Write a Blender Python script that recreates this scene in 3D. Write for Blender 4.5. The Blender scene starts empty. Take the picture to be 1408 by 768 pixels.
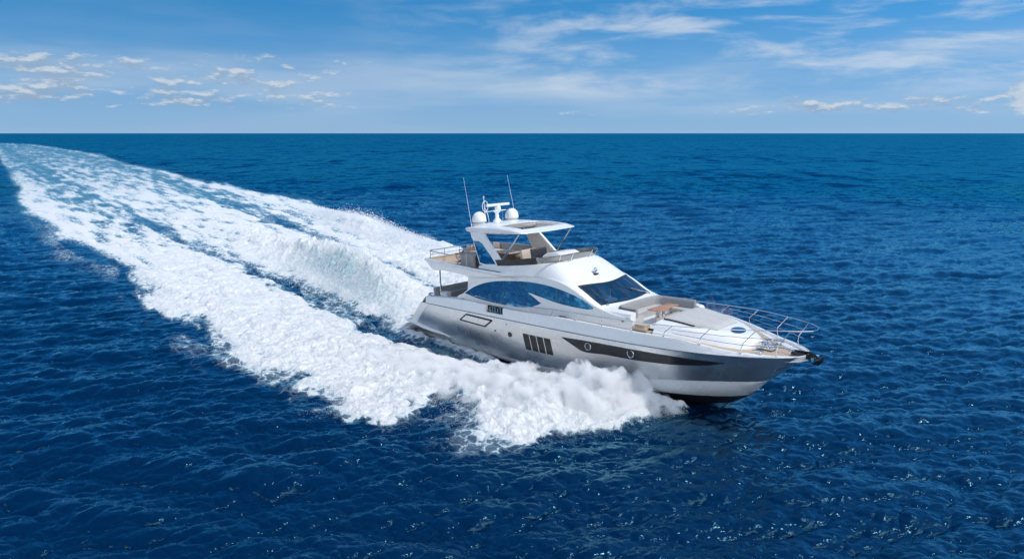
import bpy, bmesh, math, random
import numpy as np
from mathutils import Vector, Matrix
R = math.radians
S = bpy.context.scene
COL = S.collection
RNG = np.random.default_rng(7)
random.seed(5)

# ------------------------------------------------------------------ camera
CAM_H = 12.0
cam_d = bpy.data.cameras.new('camera'); cam_d.sensor_width = 36; cam_d.lens = 24
cam_d.clip_start = 0.5; cam_d.clip_end = 200000
cam = bpy.data.objects.new('camera', cam_d); COL.objects.link(cam)
cam.location = (0, 0, CAM_H); cam.rotation_euler = (R(90 - 12.07), 0, 0)
S.camera = cam

# ------------------------------------------------------------------ sun, sky, exposure
SUN_EL, SUN_AZ = 61.0, 94.0          # azimuth from +Y (view direction) towards +X
sun_d = bpy.data.lights.new('sun', 'SUN'); sun_d.energy = 3.1; sun_d.angle = R(0.53)
sun_d.color = (1.0, 0.955, 0.89)
sun = bpy.data.objects.new('sun', sun_d); COL.objects.link(sun)
sv = Vector((math.sin(R(SUN_AZ)) * math.cos(R(SUN_EL)), math.cos(R(SUN_AZ)) * math.cos(R(SUN_EL)), math.sin(R(SUN_EL))))
sun.rotation_euler = sv.to_track_quat('Z', 'Y').to_euler()
S.view_settings.view_transform = 'Standard'; S.view_settings.look = 'None'
S.view_settings.exposure = 0.0; S.view_settings.gamma = 1.0
S.view_settings.use_curve_mapping = False
S.cycles.use_denoising = True; S.cycles.denoiser = 'OPENIMAGEDENOISE'; S.cycles.denoising_prefilter = 'FAST'; S.cycles.denoising_input_passes = 'RGB_ALBEDO_NORMAL'; S.cycles.use_adaptive_sampling = False; S.cycles.max_bounces = 12; S.cycles.diffuse_bounces = 3; S.cycles.glossy_bounces = 4
S.cycles.transparent_max_bounces = 12; S.cycles.caustics_reflective = False; S.cycles.caustics_refractive = False
S.cycles.sample_clamp_direct = 7.0; S.cycles.sample_clamp_indirect = 4.0; S.cycles.volume_bounces = 8; S.cycles.volume_step_rate = 2.0; S.cycles.volume_max_steps = 128; S.cycles.blur_glossy = 0.5


class NT:
    """small helper to wire node trees"""
    def __init__(s, tree): s.t = tree; tree.nodes.clear()
    def n(s, typ, **kw):
        nd = s.t.nodes.new(typ)
        for k, v in kw.items(): setattr(nd, k, v)
        return nd
    def put(s, sock, v):
        if v is None: return
        if isinstance(v, bpy.types.NodeSocket): s.t.links.new(v, sock)
        else: sock.default_value = v
    def m(s, op, a, b=None, c=None, clamp=False):
        nd = s.n('ShaderNodeMath', operation=op, use_clamp=clamp)
        for i, v in enumerate((a, b, c)): s.put(nd.inputs[i], v)
        return nd.outputs[0]
    def vm(s, op, a, b=None, sc=None):
        nd = s.n('ShaderNodeVectorMath', operation=op)
        s.put(nd.inputs[0], a); s.put(nd.inputs[1], b)
        if sc is not None: s.put(nd.inputs['Scale'], sc)
        return nd.outputs['Value'] if op in ('LENGTH', 'DOT_PRODUCT') else nd.outputs[0]
    def xyz(s, x, y, z=0.0):
        nd = s.n('ShaderNodeCombineXYZ')
        for i, v in enumerate((x, y, z)): s.put(nd.inputs[i], v)
        return nd.outputs[0]
    def sep(s, v):
        nd = s.n('ShaderNodeSeparateXYZ'); s.put(nd.inputs[0], v); return nd.outputs
    def noise(s, vec, scale=1.0, detail=4.0, rough=0.55, dist=0.0, lac=2.0, color=False):
        nd = s.n('ShaderNodeTexNoise'); s.put(nd.inputs['Vector'], vec)
        s.put(nd.inputs['Scale'], scale); s.put(nd.inputs['Detail'], detail); s.put(nd.inputs['Roughness'], rough)
        s.put(nd.inputs['Distortion'], dist); s.put(nd.inputs['Lacunarity'], lac)
        return nd.outputs[1 if color else 0]
    def mr(s, v, a, b, c=0.0, d=1.0, smooth=True):
        nd = s.n('ShaderNodeMapRange', interpolation_type='SMOOTHSTEP' if smooth else 'LINEAR')
        for k, q in zip(('Value', 'From Min', 'From Max', 'To Min', 'To Max'), (v, a, b, c, d)): s.put(nd.inputs[k], q)
        return nd.outputs[0]
    def mix(s, f, a, b, blend='MIX'):
        nd = s.n('ShaderNodeMix', data_type='RGBA', blend_type=blend)
        s.put(nd.inputs[0], f); s.put(nd.inputs[6], a); s.put(nd.inputs[7], b)
        return nd.outputs[2]
    def ms(s, f, a, b):
        nd = s.n('ShaderNodeMixShader'); s.put(nd.inputs[0], f); s.put(nd.inputs[1], a); s.put(nd.inputs[2], b)
        return nd.outputs[0]
    def pb(s, **kw):
        nd = s.n('ShaderNodeBsdfPrincipled')
        for k, v in kw.items(): s.put(nd.inputs[k.replace('_', ' ')], v)
        return nd
    def bump(s, h, dist, strength=1.0, normal=None):
        nd = s.n('ShaderNodeBump'); s.put(nd.inputs['Height'], h); s.put(nd.inputs['Distance'], dist)
        s.put(nd.inputs['Strength'], strength); s.put(nd.inputs['Normal'], normal)
        return nd.outputs[0]
    def attr(s, name):
        return s.n('ShaderNodeAttribute', attribute_name=name).outputs['Fac']
    def out(s, sh, typ='ShaderNodeOutputMaterial'):
        o = s.n(typ); s.put(o.inputs['Surface'], sh)


def c4(c): return (c[0], c[1], c[2], 1.0)

# ------------------------------------------------------------------ sky with clouds
world = bpy.data.worlds.new('World'); S.world = world; world.use_nodes = True
w = NT(world.node_tree)
sky = w.n('ShaderNodeTexSky', sky_type='NISHITA', sun_disc=False, sun_elevation=R(SUN_EL), sun_rotation=R(SUN_AZ),
          altitude=1500, air_density=1.0, dust_density=0.1, ozone_density=3.0)
dirv = w.n('ShaderNodeTexCoord').outputs['Generated']
dx, dy, dz = w.sep(dirv)
# the clear maritime air has no yellow band: look the sky up a little higher than the true elevation
skydir = w.vm('NORMALIZE', w.xyz(dx, dy, w.m('ADD', w.m('MULTIPLY', w.m('MAXIMUM', dz, 0.0), 1.1), 0.20)))
w.put(sky.inputs[0], skydir)
el = w.m('MULTIPLY', w.m('ARCSINE', dz), 57.2958)
az = w.m('MULTIPLY', w.m('ARCTAN2', dx, dy), 57.2958)
hsv = w.n('ShaderNodeHueSaturation'); hsv.inputs['Saturation'].default_value = 1.32; hsv.inputs['Value'].default_value = 1.0
w.put(hsv.inputs['Color'], sky.outputs[0])
skyc = w.mix(1.0, hsv.outputs[0], (0.95, 1.18, 1.02, 1), 'MULTIPLY')
skyc = w.mix(w.m('POWER', w.mr(el, 0.0, 9.5, 0.86, 0.0, False), 1.3), skyc, (0.315 * 6.67, 0.465 * 6.67, 0.655 * 6.67, 1))
# unseen bright broken cloud behind the viewer, added to fill the shaded near side
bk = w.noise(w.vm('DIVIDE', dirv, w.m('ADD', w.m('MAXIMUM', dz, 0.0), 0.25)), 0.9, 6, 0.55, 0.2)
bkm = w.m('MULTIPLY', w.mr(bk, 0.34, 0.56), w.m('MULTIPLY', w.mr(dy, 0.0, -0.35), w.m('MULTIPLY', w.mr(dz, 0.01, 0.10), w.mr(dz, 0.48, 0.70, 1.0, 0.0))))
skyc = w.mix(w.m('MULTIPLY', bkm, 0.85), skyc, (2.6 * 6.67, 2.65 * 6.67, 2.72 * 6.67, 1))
# high thin streaks, thicker to the right
warp = w.noise(w.xyz(w.m('MULTIPLY', az, 0.05), w.m('MULTIPLY', el, 0.25), 3.0), 1.0, 3, 0.5)
elw = w.m('ADD', el, w.m('MULTIPLY', w.m('SUBTRACT', warp, 0.5), 3.0))
ci = w.noise(w.xyz(w.m('MULTIPLY', az, 0.115), w.m('MULTIPLY', elw, 0.52), 14.1), 1.0, 8, 0.56, 0.2)
cim = w.m('MULTIPLY', w.mr(el, 2.2, 4.0), w.mr(el, 8.6, 12.5, 1.0, 0.35))
cim = w.m('MULTIPLY', cim, w.mr(az, -16.0, 10.0, 0.06, 1.0))
cir = w.m('MULTIPLY', w.mr(ci, 0.42, 0.70), w.m('MULTIPLY', cim, 0.66))
# broad soft veil in the lower middle
ve = w.noise(w.xyz(w.m('MULTIPLY', az, 0.05), w.m('MULTIPLY', el, 0.4), 5.1), 1.0, 5, 0.5)
vel = w.m('MULTIPLY', w.mr(ve, 0.36, 0.66), w.m('MULTIPLY', w.mr(el, 0.6, 2.6, 0.25, 1.0), w.m('MULTIPLY', w.mr(el, 5.0, 8.0, 1.0, 0.0), 0.38)))
# small cumulus rows, flat grey bases and lit tops
cuv = w.xyz(w.m('MULTIPLY', az, 0.36), w.m('MULTIPLY', el, 1.15), 6.4)
cu = w.noise(cuv, 1.0, 8, 0.62, 0.1)
cu_up = w.noise(w.vm('ADD', cuv, (-0.05, 0.33, 0.0)), 1.0, 8, 0.62, 0.1)
left = w.m('MULTIPLY', w.mr(az, -20.0, -2.0, 1.0, 0.25), w.m('MULTIPLY', w.mr(el, 1.0, 2.2), w.mr(el, 4.4, 7.5, 1.0, 0.0)))
low = w.m('MULTIPLY', w.mr(el, 0.9, 1.5), w.mr(el, 2.2, 3.6, 1.0, 0.0))
right = w.m('MULTIPLY', low, w.mr(az, 2.0, 22.0, 0.35, 0.9))
reg = w.m('MAXIMUM', left, right)
cov = w.m('ADD', cu, w.m('MULTIPLY', w.m('SUBTRACT', reg, 1.0), 0.36))
cum = w.m('MULTIPLY', w.mr(cov, 0.45, 0.60), 0.78)
# one taller cumulus low on the right
d1 = w.m('POWER', w.m('DIVIDE', w.m('SUBTRACT', az, 36.4), 2.1), 2.0)
d2 = w.m('POWER', w.m('DIVIDE', w.m('SUBTRACT', el, 2.3), 1.25), 2.0)
big = w.m('SUBTRACT', w.m('ADD', 1.0, w.m('MULTIPLY', w.m('SUBTRACT', w.noise(w.xyz(w.m('MULTIPLY', az, 0.9), w.m('MULTIPLY', el, 1.1), 8.0), 1.0, 6, 0.6), 0.5), 2.6)), w.m('ADD', d1, d2))
bigm = w.m('MULTIPLY', w.mr(big, 0.05, 0.95), 0.75)
litc = w.mr(w.m('SUBTRACT', cu, cu_up), -0.03, 0.12)
cumc = w.mix(litc, (0.34, 0.49, 0.68, 1), (0.76, 0.82, 0.89, 1))
cumc = w.mix(bigm, cumc, (0.82, 0.87, 0.93, 1))
CLOUD_GAIN = 5.6
c = w.mix(vel, skyc, (0.66 * CLOUD_GAIN, 0.78 * CLOUD_GAIN, 0.92 * CLOUD_GAIN, 1))
c = w.mix(cir, c, (0.80 * CLOUD_GAIN, 0.88 * CLOUD_GAIN, 0.98 * CLOUD_GAIN, 1))
cg = w.n('ShaderNodeVectorMath', operation='SCALE'); w.put(cg.inputs[0], cumc); cg.inputs['Scale'].default_value = CLOUD_GAIN
c = w.mix(w.m('MAXIMUM', cum, bigm), c, cg.outputs[0])
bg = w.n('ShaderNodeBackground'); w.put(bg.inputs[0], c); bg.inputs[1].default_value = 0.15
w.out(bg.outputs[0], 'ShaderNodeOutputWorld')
world.cycles.sampling_method = 'MANUAL'; world.cycles.sample_map_resolution = 1024

# ------------------------------------------------------------------ tags and mesh helpers
def tag(o, label=None, cat=None, group=None, kind=None):
    if label: o['label'] = label
    if cat: o['category'] = cat
    if group: o['group'] = group
    if kind: o['kind'] = kind
    return o


def mesh_obj(name, verts, faces, mats, parent=None, midx=None, smooth=True, angle=35.0):
    me = bpy.data.meshes.new(name)
    me.from_pydata([tuple(v) for v in verts], [], faces)
    for m_ in (mats if isinstance(mats, (list, tuple)) else [mats]): me.materials.append(m_)
    if midx is not None: me.polygons.foreach_set('material_index', np.asarray(midx, np.int32))
    me.polygons.foreach_set('use_smooth', np.full(len(me.polygons), smooth))
    bm = bmesh.new(); bm.from_mesh(me)
    bmesh.ops.remove_doubles(bm, verts=bm.verts, dist=1e-5)
    bmesh.ops.recalc_face_normals(bm, faces=bm.faces)
    bm.to_mesh(me); bm.free()
    if smooth: me.set_sharp_from_angle(angle=R(angle))
    o = bpy.data.objects.new(name, me); COL.objects.link(o)
    if parent: o.parent = parent
    return o


def big_mesh(name, co, quads, mat, attrs=None, tris=False, smooth=True):
    """fast path for large numpy meshes"""
    k = 3 if tris else 4
    me = bpy.data.meshes.new(name)
    nv, nf = len(co), len(quads)
    me.vertices.add(nv); me.vertices.foreach_set('co', np.ascontiguousarray(co, np.float32).ravel())
    me.loops.add(nf * k); me.loops.foreach_set('vertex_index', np.ascontiguousarray(quads, np.int32).ravel())
    me.polygons.add(nf); me.polygons.foreach_set('loop_start', np.arange(0, nf * k, k, dtype=np.int32))
    me.polygons.foreach_set('use_smooth', np.full(nf, smooth))
    me.update(calc_edges=True)
    for an, av in (attrs or {}).items():
        a = me.attributes.new(an, 'FLOAT', 'POINT'); a.data.foreach_set('value', np.ascontiguousarray(av, np.float32))
    me.materials.append(mat)
    o = bpy.data.objects.new(name, me); COL.objects.link(o)
    return o


class MB:
    """collects primitive shapes into one mesh"""
    def __init__(s): s.v = []; s.f = []; s.mi = []
    def add(s, verts, faces, mi=0):
        b = len(s.v); s.v += [tuple(v) for v in verts]
        s.f += [tuple(i + b for i in f) for f in faces]; s.mi += [mi] * len(faces)
    def grid(s, P, mi=0, closeu=False, closev=False):
        n, m_ = len(P), len(P[0]); fs = []
        for i in range(n if closeu else n - 1):
            for j in range(m_ if closev else m_ - 1):
                fs.append((i * m_ + j, ((i + 1) % n) * m_ + j, ((i + 1) % n) * m_ + (j + 1) % m_, i * m_ + (j + 1) % m_))
        s.add([q for row in P for q in row], fs, mi)
    def shell(s, P, thick, mi=0):
        """grid with a back side offset by vector function or vector, closed round the rim"""
        n, m_ = len(P), len(P[0])
        off = thick if callable(thick) else (lambda q: thick)
        Q = [[tuple(Vector(q) + Vector(off(q))) for q in row] for row in P]
        s.grid(P, mi); s.grid(Q, mi)
        s.grid([P[0], Q[0]], mi); s.grid([P[-1], Q[-1]], mi)
        s.grid([[r[0] for r in P], [r[0] for r in Q]], mi); s.grid([[r[-1] for r in P], [r[-1] for r in Q]], mi)
    def tube(s, path, r, n=8, mi=0, closed=False):
        path = [Vector(q) for q in path]; rings = []
        rr = r if isinstance(r, (list, tuple)) else [r] * len(path)
        up = None
        for i, q in enumerate(path):
            a = path[i - 1] if (i or closed) else q
            b = path[(i + 1) % len(path)] if (i < len(path) - 1 or closed) else q
            t = (b - a).normalized()
            if up is None:
                up = t.cross(Vector((0.13, 0.31, 1))).normalized()
                if up.length < .1: up = t.cross(Vector((1, 0, 0))).normalized()
            up = (up - t * up.dot(t)).normalized(); sd = t.cross(up)
            rings.append([q + (up * math.cos(2 * math.pi * k / n) + sd * math.sin(2 * math.pi * k / n)) * rr[i] for k in range(n)])
        s.grid(rings, mi, closeu=closed, closev=True)
        if not closed:
            b = len(s.v)
            s.add(rings[0], [tuple(range(n))], mi); s.add(rings[-1], [tuple(range(n))], mi)
    def box(s, c, size, rot=None, bevel=0.0, seg=2, mi=0, taper=None):
        bm = bmesh.new(); bmesh.ops.create_cube(bm, size=1.0)
        for v in bm.verts:
            k = 1.0
            if taper and v.co.z > 0: v.co.x *= taper[0]; v.co.y *= taper[1]
            v.co.x *= size[0]; v.co.y *= size[1]; v.co.z *= size[2]
        if bevel > 0: bmesh.ops.bevel(bm, geom=bm.edges[:], offset=bevel, segments=seg, profile=0.6, affect='EDGES')
        M_ = Matrix.Translation(Vector(c)) @ (rot.to_4x4() if rot is not None else Matrix())
        bm.verts.index_update()
        s.add([M_ @ v.co for v in bm.verts], [tuple(v.index for v in f.verts) for f in bm.faces], mi); bm.free()
    def lathe(s, prof, c, n=24, M_=None, mi=0):
        rings = []
        for (r, z) in prof:
            ring = [Vector((r * math.cos(2 * math.pi * k / n), r * math.sin(2 * math.pi * k / n), z)) for k in range(n)]
            rings.append([(M_ @ q if M_ is not None else q) + Vector(c) for q in ring])
        s.grid(rings, mi, closev=True)
        s.add(rings[0], [tuple(range(n))], mi); s.add(rings[-1], [tuple(range(n))], mi)
    def prism(s, poly, back, mi=0):
        """closed polygon (3D points) extruded by the vector back"""
        n = len(poly); P = [Vector(q) for q in poly]; Q = [q + Vector(back) for q in P]
        s.add(P + Q, [tuple(range(n)), tuple(range(2 * n - 1, n - 1, -1))] + [(i, (i + 1) % n, n + (i + 1) % n, n + i) for i in range(n)], mi)
    def build(s, name, mats, parent=None, smooth=True, angle=35.0):
        return mesh_obj(name, s.v, s.f, mats, parent, s.mi, smooth, angle)


def ip(x, xs, ys): return float(np.interp(x, xs, ys))

def spl(xs, ys):
    """smooth monotone-ish cubic through points (Catmull-Rom), returns f(x)"""
    xs = np.asarray(xs, float); ys = np.asarray(ys, float)
    d = np.gradient(ys, xs) if len(xs) > 2 else np.full(2, (ys[1] - ys[0]) / (xs[1] - xs[0]))
    def f(x):
        x = min(max(x, xs[0]), xs[-1]); i = int(min(max(np.searchsorted(xs, x) - 1, 0), len(xs) - 2))
        h = xs[i + 1] - xs[i]; t = (x - xs[i]) / h
        return float((2 * t**3 - 3 * t**2 + 1) * ys[i] + (t**3 - 2 * t**2 + t) * h * d[i] + (-2 * t**3 + 3 * t**2) * ys[i + 1] + (t**3 - t**2) * h * d[i + 1])
    return f

def lin(a, b, n): return [a + (b - a) * i / (n - 1) for i in range(n)]
def sst(a, b, x):
    t = min(max((x - a) / (b - a), 0), 1); return t * t * (3 - 2 * t)

# ------------------------------------------------------------------ materials
def mat(name, col, rough=0.5, metal=0.0, coat=0.0, var=0.06, vscale=3.0, spec=0.5, bump=0.0, bscale=40.0, col2=None, coatr=0.05):
    m_ = bpy.data.materials.new(name); m_.use_nodes = True; t = NT(m_.node_tree)
    P = t.n('ShaderNodeTexCoord').outputs['Object']
    nz = t.noise(P, vscale, 5, 0.6)
    a = tuple(x * (1 - var) for x in col); b = col2 or tuple(min(x * (1 + var), 1.0) for x in col)
    base = t.mix(t.mr(nz, 0.3, 0.7), c4(a), c4(b))
    rg = t.mr(t.noise(P, vscale * 2.3, 3), 0.3, 0.7, rough * 0.85, min(rough * 1.2, 1))
    p = t.pb(Base_Color=base, Roughness=rg, Metallic=metal, Coat_Weight=coat, Coat_Roughness=coatr, Specular_IOR_Level=spec)
    if bump > 0: t.put(p.inputs['Normal'], t.bump(t.noise(P, bscale, 3), bump))
    t.out(p.outputs[0]); return m_

M = {}
M['gelcoat'] = mat('white_gelcoat', (0.80, 0.81, 0.81), 0.28, coat=0.5, var=0.025, vscale=1.2)
M['gelgrey'] = mat('pale_grey_gelcoat', (0.52, 0.53, 0.56), 0.32, coat=0.4, var=0.03, vscale=1.2)
M['silver'] = mat('silver_hull_paint', (0.71, 0.715, 0.715), 0.28, metal=0.93, coat=0.12, var=0.01, vscale=0.3)
M['antifoul'] = mat('black_antifouling', (0.012, 0.013, 0.018), 0.45, var=0.2)
M['boot'] = mat('white_bottom_paint', (0.66, 0.72, 0.76), 0.25, coat=0.6, var=0.03)
M['steel'] = mat('polished_steel', (0.72, 0.73, 0.75), 0.16, metal=1.0, var=0.03)
M['dark'] = mat('black_plastic', (0.014, 0.015, 0.018), 0.35, var=0.2)
M['darkgrey'] = mat('dark_grey_fabric', (0.075, 0.075, 0.085), 0.85, var=0.12, bump=0.004)
M['midgrey'] = mat('grey_upholstery', (0.27, 0.27, 0.275), 0.8, var=0.05, bump=0.004)
M['lightgrey'] = mat('light_grey_cushion', (0.47, 0.47, 0.46), 0.8, var=0.04, vscale=4, bump=0.004)
M['beige'] = mat('beige_cushion', (0.60, 0.52, 0.45), 0.8, var=0.06, bump=0.004)
M['brown'] = mat('brown_base', (0.16, 0.10, 0.07), 0.6, var=0.15)
M['navy'] = mat('navy_cloth', (0.02, 0.04, 0.10), 0.8, var=0.15, bump=0.004)
M['hatchglass'] = mat('blue_hatch_glass', (0.02, 0.06, 0.14), 0.08, coat=1.0, var=0.1)
M['orangewood'] = mat('varnished_wood', (0.52, 0.22, 0.075), 0.3, coat=0.5, var=0.18, vscale=6)
M['cream'] = mat('cream_lining', (0.60, 0.57, 0.54), 0.6, var=0.04)
M['seam'] = mat('shadow_gap_rubber', (0.06, 0.085, 0.13), 0.5, var=0.1)
M['hullglass'] = mat('smoked_hull_glass', (0.014, 0.018, 0.024), 0.14, coat=0.1, var=0.1, vscale=1.5, spec=0.35)
M['screen'] = mat('smoked_silver_screen', (0.30, 0.30, 0.29), 0.14, metal=0.75, coat=0.6, var=0.1, vscale=0.6)


def glass_mat(name, tint, metal):
    m_ = bpy.data.materials.new(name); m_.use_nodes = True; t = NT(m_.node_tree)
    P = t.n('ShaderNodeTexCoord').outputs['Object']
    nz = t.noise(P, 0.45, 3, 0.5)
    p = t.pb(Base_Color=t.mix(t.mr(nz, .3, .7), c4(tuple(x * .9 for x in tint)), c4(tint)), Roughness=0.03, Metallic=metal, Coat_Weight=1.0, Coat_Roughness=0.01, Coat_IOR=1.5)
    t.put(p.inputs['Normal'], t.bump(nz, 0.05))
    t.out(p.outputs[0]); return m_
M['blueglass'] = glass_mat('blue_coated_glass', (0.14, 0.42, 0.62), 0.9)
M['finglass'] = glass_mat('blue_fin_glass', (0.06, 0.28, 0.48), 0.9)


def see_glass():
    m_ = bpy.data.materials.new('windscreen_glass'); m_.use_nodes = True; t = NT(m_.node_tree)
    P = t.n('ShaderNodeTexCoord').outputs['Object']
    tr = t.n('ShaderNodeBsdfTransparent'); tr.inputs[0].default_value = (0.34, 0.50, 0.58, 1)
    g = t.n('ShaderNodeBsdfGlossy'); g.inputs['Roughness'].default_value = 0.02; g.inputs[0].default_value = (0.75, 0.9, 1, 1)
    t.put(g.inputs['Normal'], t.bump(t.noise(P, 0.5, 2), 0.03))
    fr = t.n('ShaderNodeFresnel'); fr.inputs[0].default_value = 1.9
    t.out(t.ms(t.m('ADD', fr.outputs[0], 0.16), tr.outputs[0], g.outputs[0])); return m_
M['windscreen'] = see_glass()


def teak():
    m_ = bpy.data.materials.new('teak_deck'); m_.use_nodes = True; t = NT(m_.node_tree)
    P = t.n('ShaderNodeTexCoord').outputs['Object']
    x, y, z = t.sep(P)
    fr = t.m('FRACT', t.m('MULTIPLY', y, 15.0))
    line = t.m('LESS_THAN', fr, 0.10)
    g = t.noise(t.xyz(t.m('MULTIPLY', x, 0.7), t.m('MULTIPLY', y, 15.0), z), 2.0, 5, 0.6)
    b = t.mix(t.mr(g, .3, .7), (0.42, 0.33, 0.245, 1), (0.56, 0.455, 0.35, 1))
    b = t.mix(t.m('MULTIPLY', line, 0.6), b, (0.12, 0.10, 0.085, 1))
    p = t.pb(Base_Color=b, Roughness=0.65); t.out(p.outputs[0]); return m_
M['teak'] = teak()

# ------------------------------------------------------------------ noise helpers for the sea (numpy)
_LAT = {}
def vnoise(x, y, seed=0):
    """smooth value noise in [0,1] on a 256 lattice"""
    if seed not in _LAT: _LAT[seed] = np.random.default_rng(1000 + seed).random((256, 256)).astype(np.float32)
    L = _LAT[seed]
    xi = np.floor(x); yi = np.floor(y); fx = x - xi; fy = y - yi
    xi = xi.astype(np.int64) & 255; yi = yi.astype(np.int64) & 255; x1 = (xi + 1) & 255; y1 = (yi + 1) & 255
    fx = fx * fx * fx * (fx * (fx * 6 - 15) + 10); fy = fy * fy * fy * (fy * (fy * 6 - 15) + 10)
    return (L[xi, yi] * (1 - fx) + L[x1, yi] * fx) * (1 - fy) + (L[xi, y1] * (1 - fx) + L[x1, y1] * fx) * fy

def fbm(x, y, octs=4, seed=0, gain=0.5, billow=False):
    a, s, tot = 1.0, 0.0, 0.0
    for i in range(octs):
        n = vnoise(x * 2.0**i + 17.3 * i, y * 2.0**i - 9.1 * i, seed + i)
        if billow: n = 1 - np.abs(2 * n - 1)
        s = s + a * n; tot += a; a *= gain
    return s / tot

def ocean_tile(N, L, lp, rms, wdir, seed, spread=2.0, lmin=0.1, choppy=1.0):
    """random sea from a directional spectrum: height and sideways displacement maps of one tile"""
    rng = np.random.default_rng(seed)
    k = 2 * np.pi * np.fft.fftfreq(N, L / N); kx, ky = np.meshgrid(k, k, indexing='ij')
    kk = np.hypot(kx, ky); kk[0, 0] = 1
    kp = 2 * np.pi / lp
    cosd = (kx * math.cos(wdir) + ky * math.sin(wdir)) / kk
    sp = np.exp(-1.25 * (kp / kk)**2) / kk**3.6 * (np.abs(cosd)**spread + 0.04) * np.exp(-(kk * lmin / 6.28)**2)
    sp[0, 0] = 0
    A = np.sqrt(sp) * (rng.normal(size=(N, N)) + 1j * rng.normal(size=(N, N)))
    h = np.fft.ifft2(A).real; sc = rms / h.std()
    ddx = np.fft.ifft2(-1j * kx / kk * A).real * sc * choppy; ddy = np.fft.ifft2(-1j * ky / kk * A).real * sc * choppy
    return (h * sc).astype(np.float32), ddx.astype(np.float32), ddy.astype(np.float32), L, N

def samp(tile, x, y):
    h, a, b, L, N = tile
    u = x / L * N; v = y / L * N
    ui = np.floor(u); vi = np.floor(v); fu = (u - ui).astype(np.float32); fv = (v - vi).astype(np.float32)
    ui = ui.astype(np.int64) % N; vi = vi.astype(np.int64) % N; u1 = (ui + 1) % N; v1 = (vi + 1) % N
    w00 = (1 - fu) * (1 - fv); w10 = fu * (1 - fv); w01 = (1 - fu) * fv; w11 = fu * fv
    return [m_[ui, vi] * w00 + m_[u1, vi] * w10 + m_[ui, v1] * w01 + m_[u1, v1] * w11 for m_ in (h, a, b)]

WD = R(98)
TILES = [ocean_tile(512, 97.0, 6.5, 0.080, WD, 1, 6.0, 0.5, 0.9),
         ocean_tile(512, 41.0, 2.4, 0.044, WD + R(20), 2, 6.0, 0.2, 1.25),
         ocean_tile(512, 13.7, 0.95, 0.0135, WD - R(16), 3, 4.0, 0.06, 1.2),
         ocean_tile(512, 6.1, 0.42, 0.0052, WD + R(8), 4, 3.0, 0.03, 0.8)]
def sea_disp(x, y, spacing, calm=None):
    H_ = np.zeros_like(x); X_ = np.zeros_like(x); Y_ = np.zeros_like(x)
    gust = 0.75 + 0.5 * fbm(x / 38.0, y / 38.0, 3, 40)
    for tl, smax in zip(TILES, (4.5, 1.6, 0.55, 0.22)):
        fade = np.clip((smax - spacing) / (0.6 * smax), 0, 1) * gust
        if calm is not None: fade = fade * calm
        h, a, b = samp(tl, x + 200, y + 300)
        H_ += h * fade; X_ += a * fade; Y_ += b * fade
    return H_, X_, Y_

# ------------------------------------------------------------------ boat pose (heading right and towards the viewer, bow trimmed up)
HEAD, TRIM = 45.0, 3.0
hx = Vector((math.sin(R(HEAD)), -math.cos(R(HEAD)), 0)); px_ = Vector((math.cos(R(HEAD)), math.sin(R(HEAD)), 0))
bx = hx * math.cos(R(TRIM)) + Vector((0, 0, 1)) * math.sin(R(TRIM)); bz = Vector((0, 0, 1)) * math.cos(R(TRIM)) - hx * math.sin(R(TRIM))
BO = Vector((-4.73, 43.13, 0.0))
BOAT = Matrix(((bx.x, px_.x, bz.x, BO.x), (bx.y, px_.y, bz.y, BO.y), (bx.z, px_.z, bz.z, BO.z), (0, 0, 0, 1)))
def to_boat(x, y):
    ex, ey = x - BO.x, y - BO.y
    return ex * hx.x + ey * hx.y, ex * px_.x + ey * px_.y

# ------------------------------------------------------------------ the wake: where foam lies and how high it heaps (s ahead of the stern, l to port)
def T(tab):
    a = np.array(sorted(tab)); return lambda s: np.interp(s, a[:, 0], a[:, 1])
E1 = T([(19.6, -.2), (19, -2.2), (18.2, -5), (17.3, -8.2), (15.5, -9.2), (14, -9.4), (12.8, -8.2), (11.4, -8.3), (10.4, -10.6), (9.3, -12.6), (8, -12.8), (6, -11.4), (2, -12.4), (-8, -12.2), (-16, -11), (-26, -10.0), (-40, -9.8), (-59, -9.5), (-85, -6), (-118, -1.5), (-218, 10.5), (-287, 20), (-500, 52), (-900, 112)])
T1 = T([(14, -2.6), (8, -3.1), (5, -3.4), (2, -3.9), (-5, -3.4), (-11, -2.5), (-17, -1.6), (-35, 0.0), (-55, 2.2), (-85, 6.4), (-150, 15), (-300, 36), (-900, 116)])
CR = T([(4, 0), (-3, .2), (-13, 2.4), (-30, 5.6), (-58, 9.4), (-80, 12), (-164, 23), (-343, 47), (-900, 124)])
T2 = T([(8, 3.1), (0, 4.2), (-5, 5.2), (-10, 6.2), (-16, 7.4), (-36, 12.8), (-51, 15.9), (-72, 19.5), (-135, 31), (-300, 56), (-900, 132)])
E2 = T([(19.6, .2), (19, 2.2), (17.3, 7.0), (11, 9.5), (0, 13.5), (-10, 16.5), (-25, 20), (-32, 21.5), (-52, 26.5), (-71, 31), (-96, 35.5), (-130, 39.5), (-180, 48), (-297, 68), (-536, 101), (-900, 138)])
RS = T([(19.4, -.7), (18.4, -2.0), (17, -3.3), (15, -4.6), (12.5, -5.6), (9, -6.2), (5, -6.6), (0, -7.6), (-8, -8.6), (-20, -8.6)])
HS = T([(19.6, 0), (19.0, .30), (18.2, .75), (17.2, 1.1), (15.8, 1.2), (14, 1.05), (12, .85), (10, .62), (8, .5), (5, .42), (0, .38), (-8, .34), (-20, .2), (-45, .1), (-90, 0)])
def gs(x): return np.exp(-x * x)
def ss(a, b, x):
    t = np.clip((x - a) / (b - a), 0, 1); return t * t * (3 - 2 * t)

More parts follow.
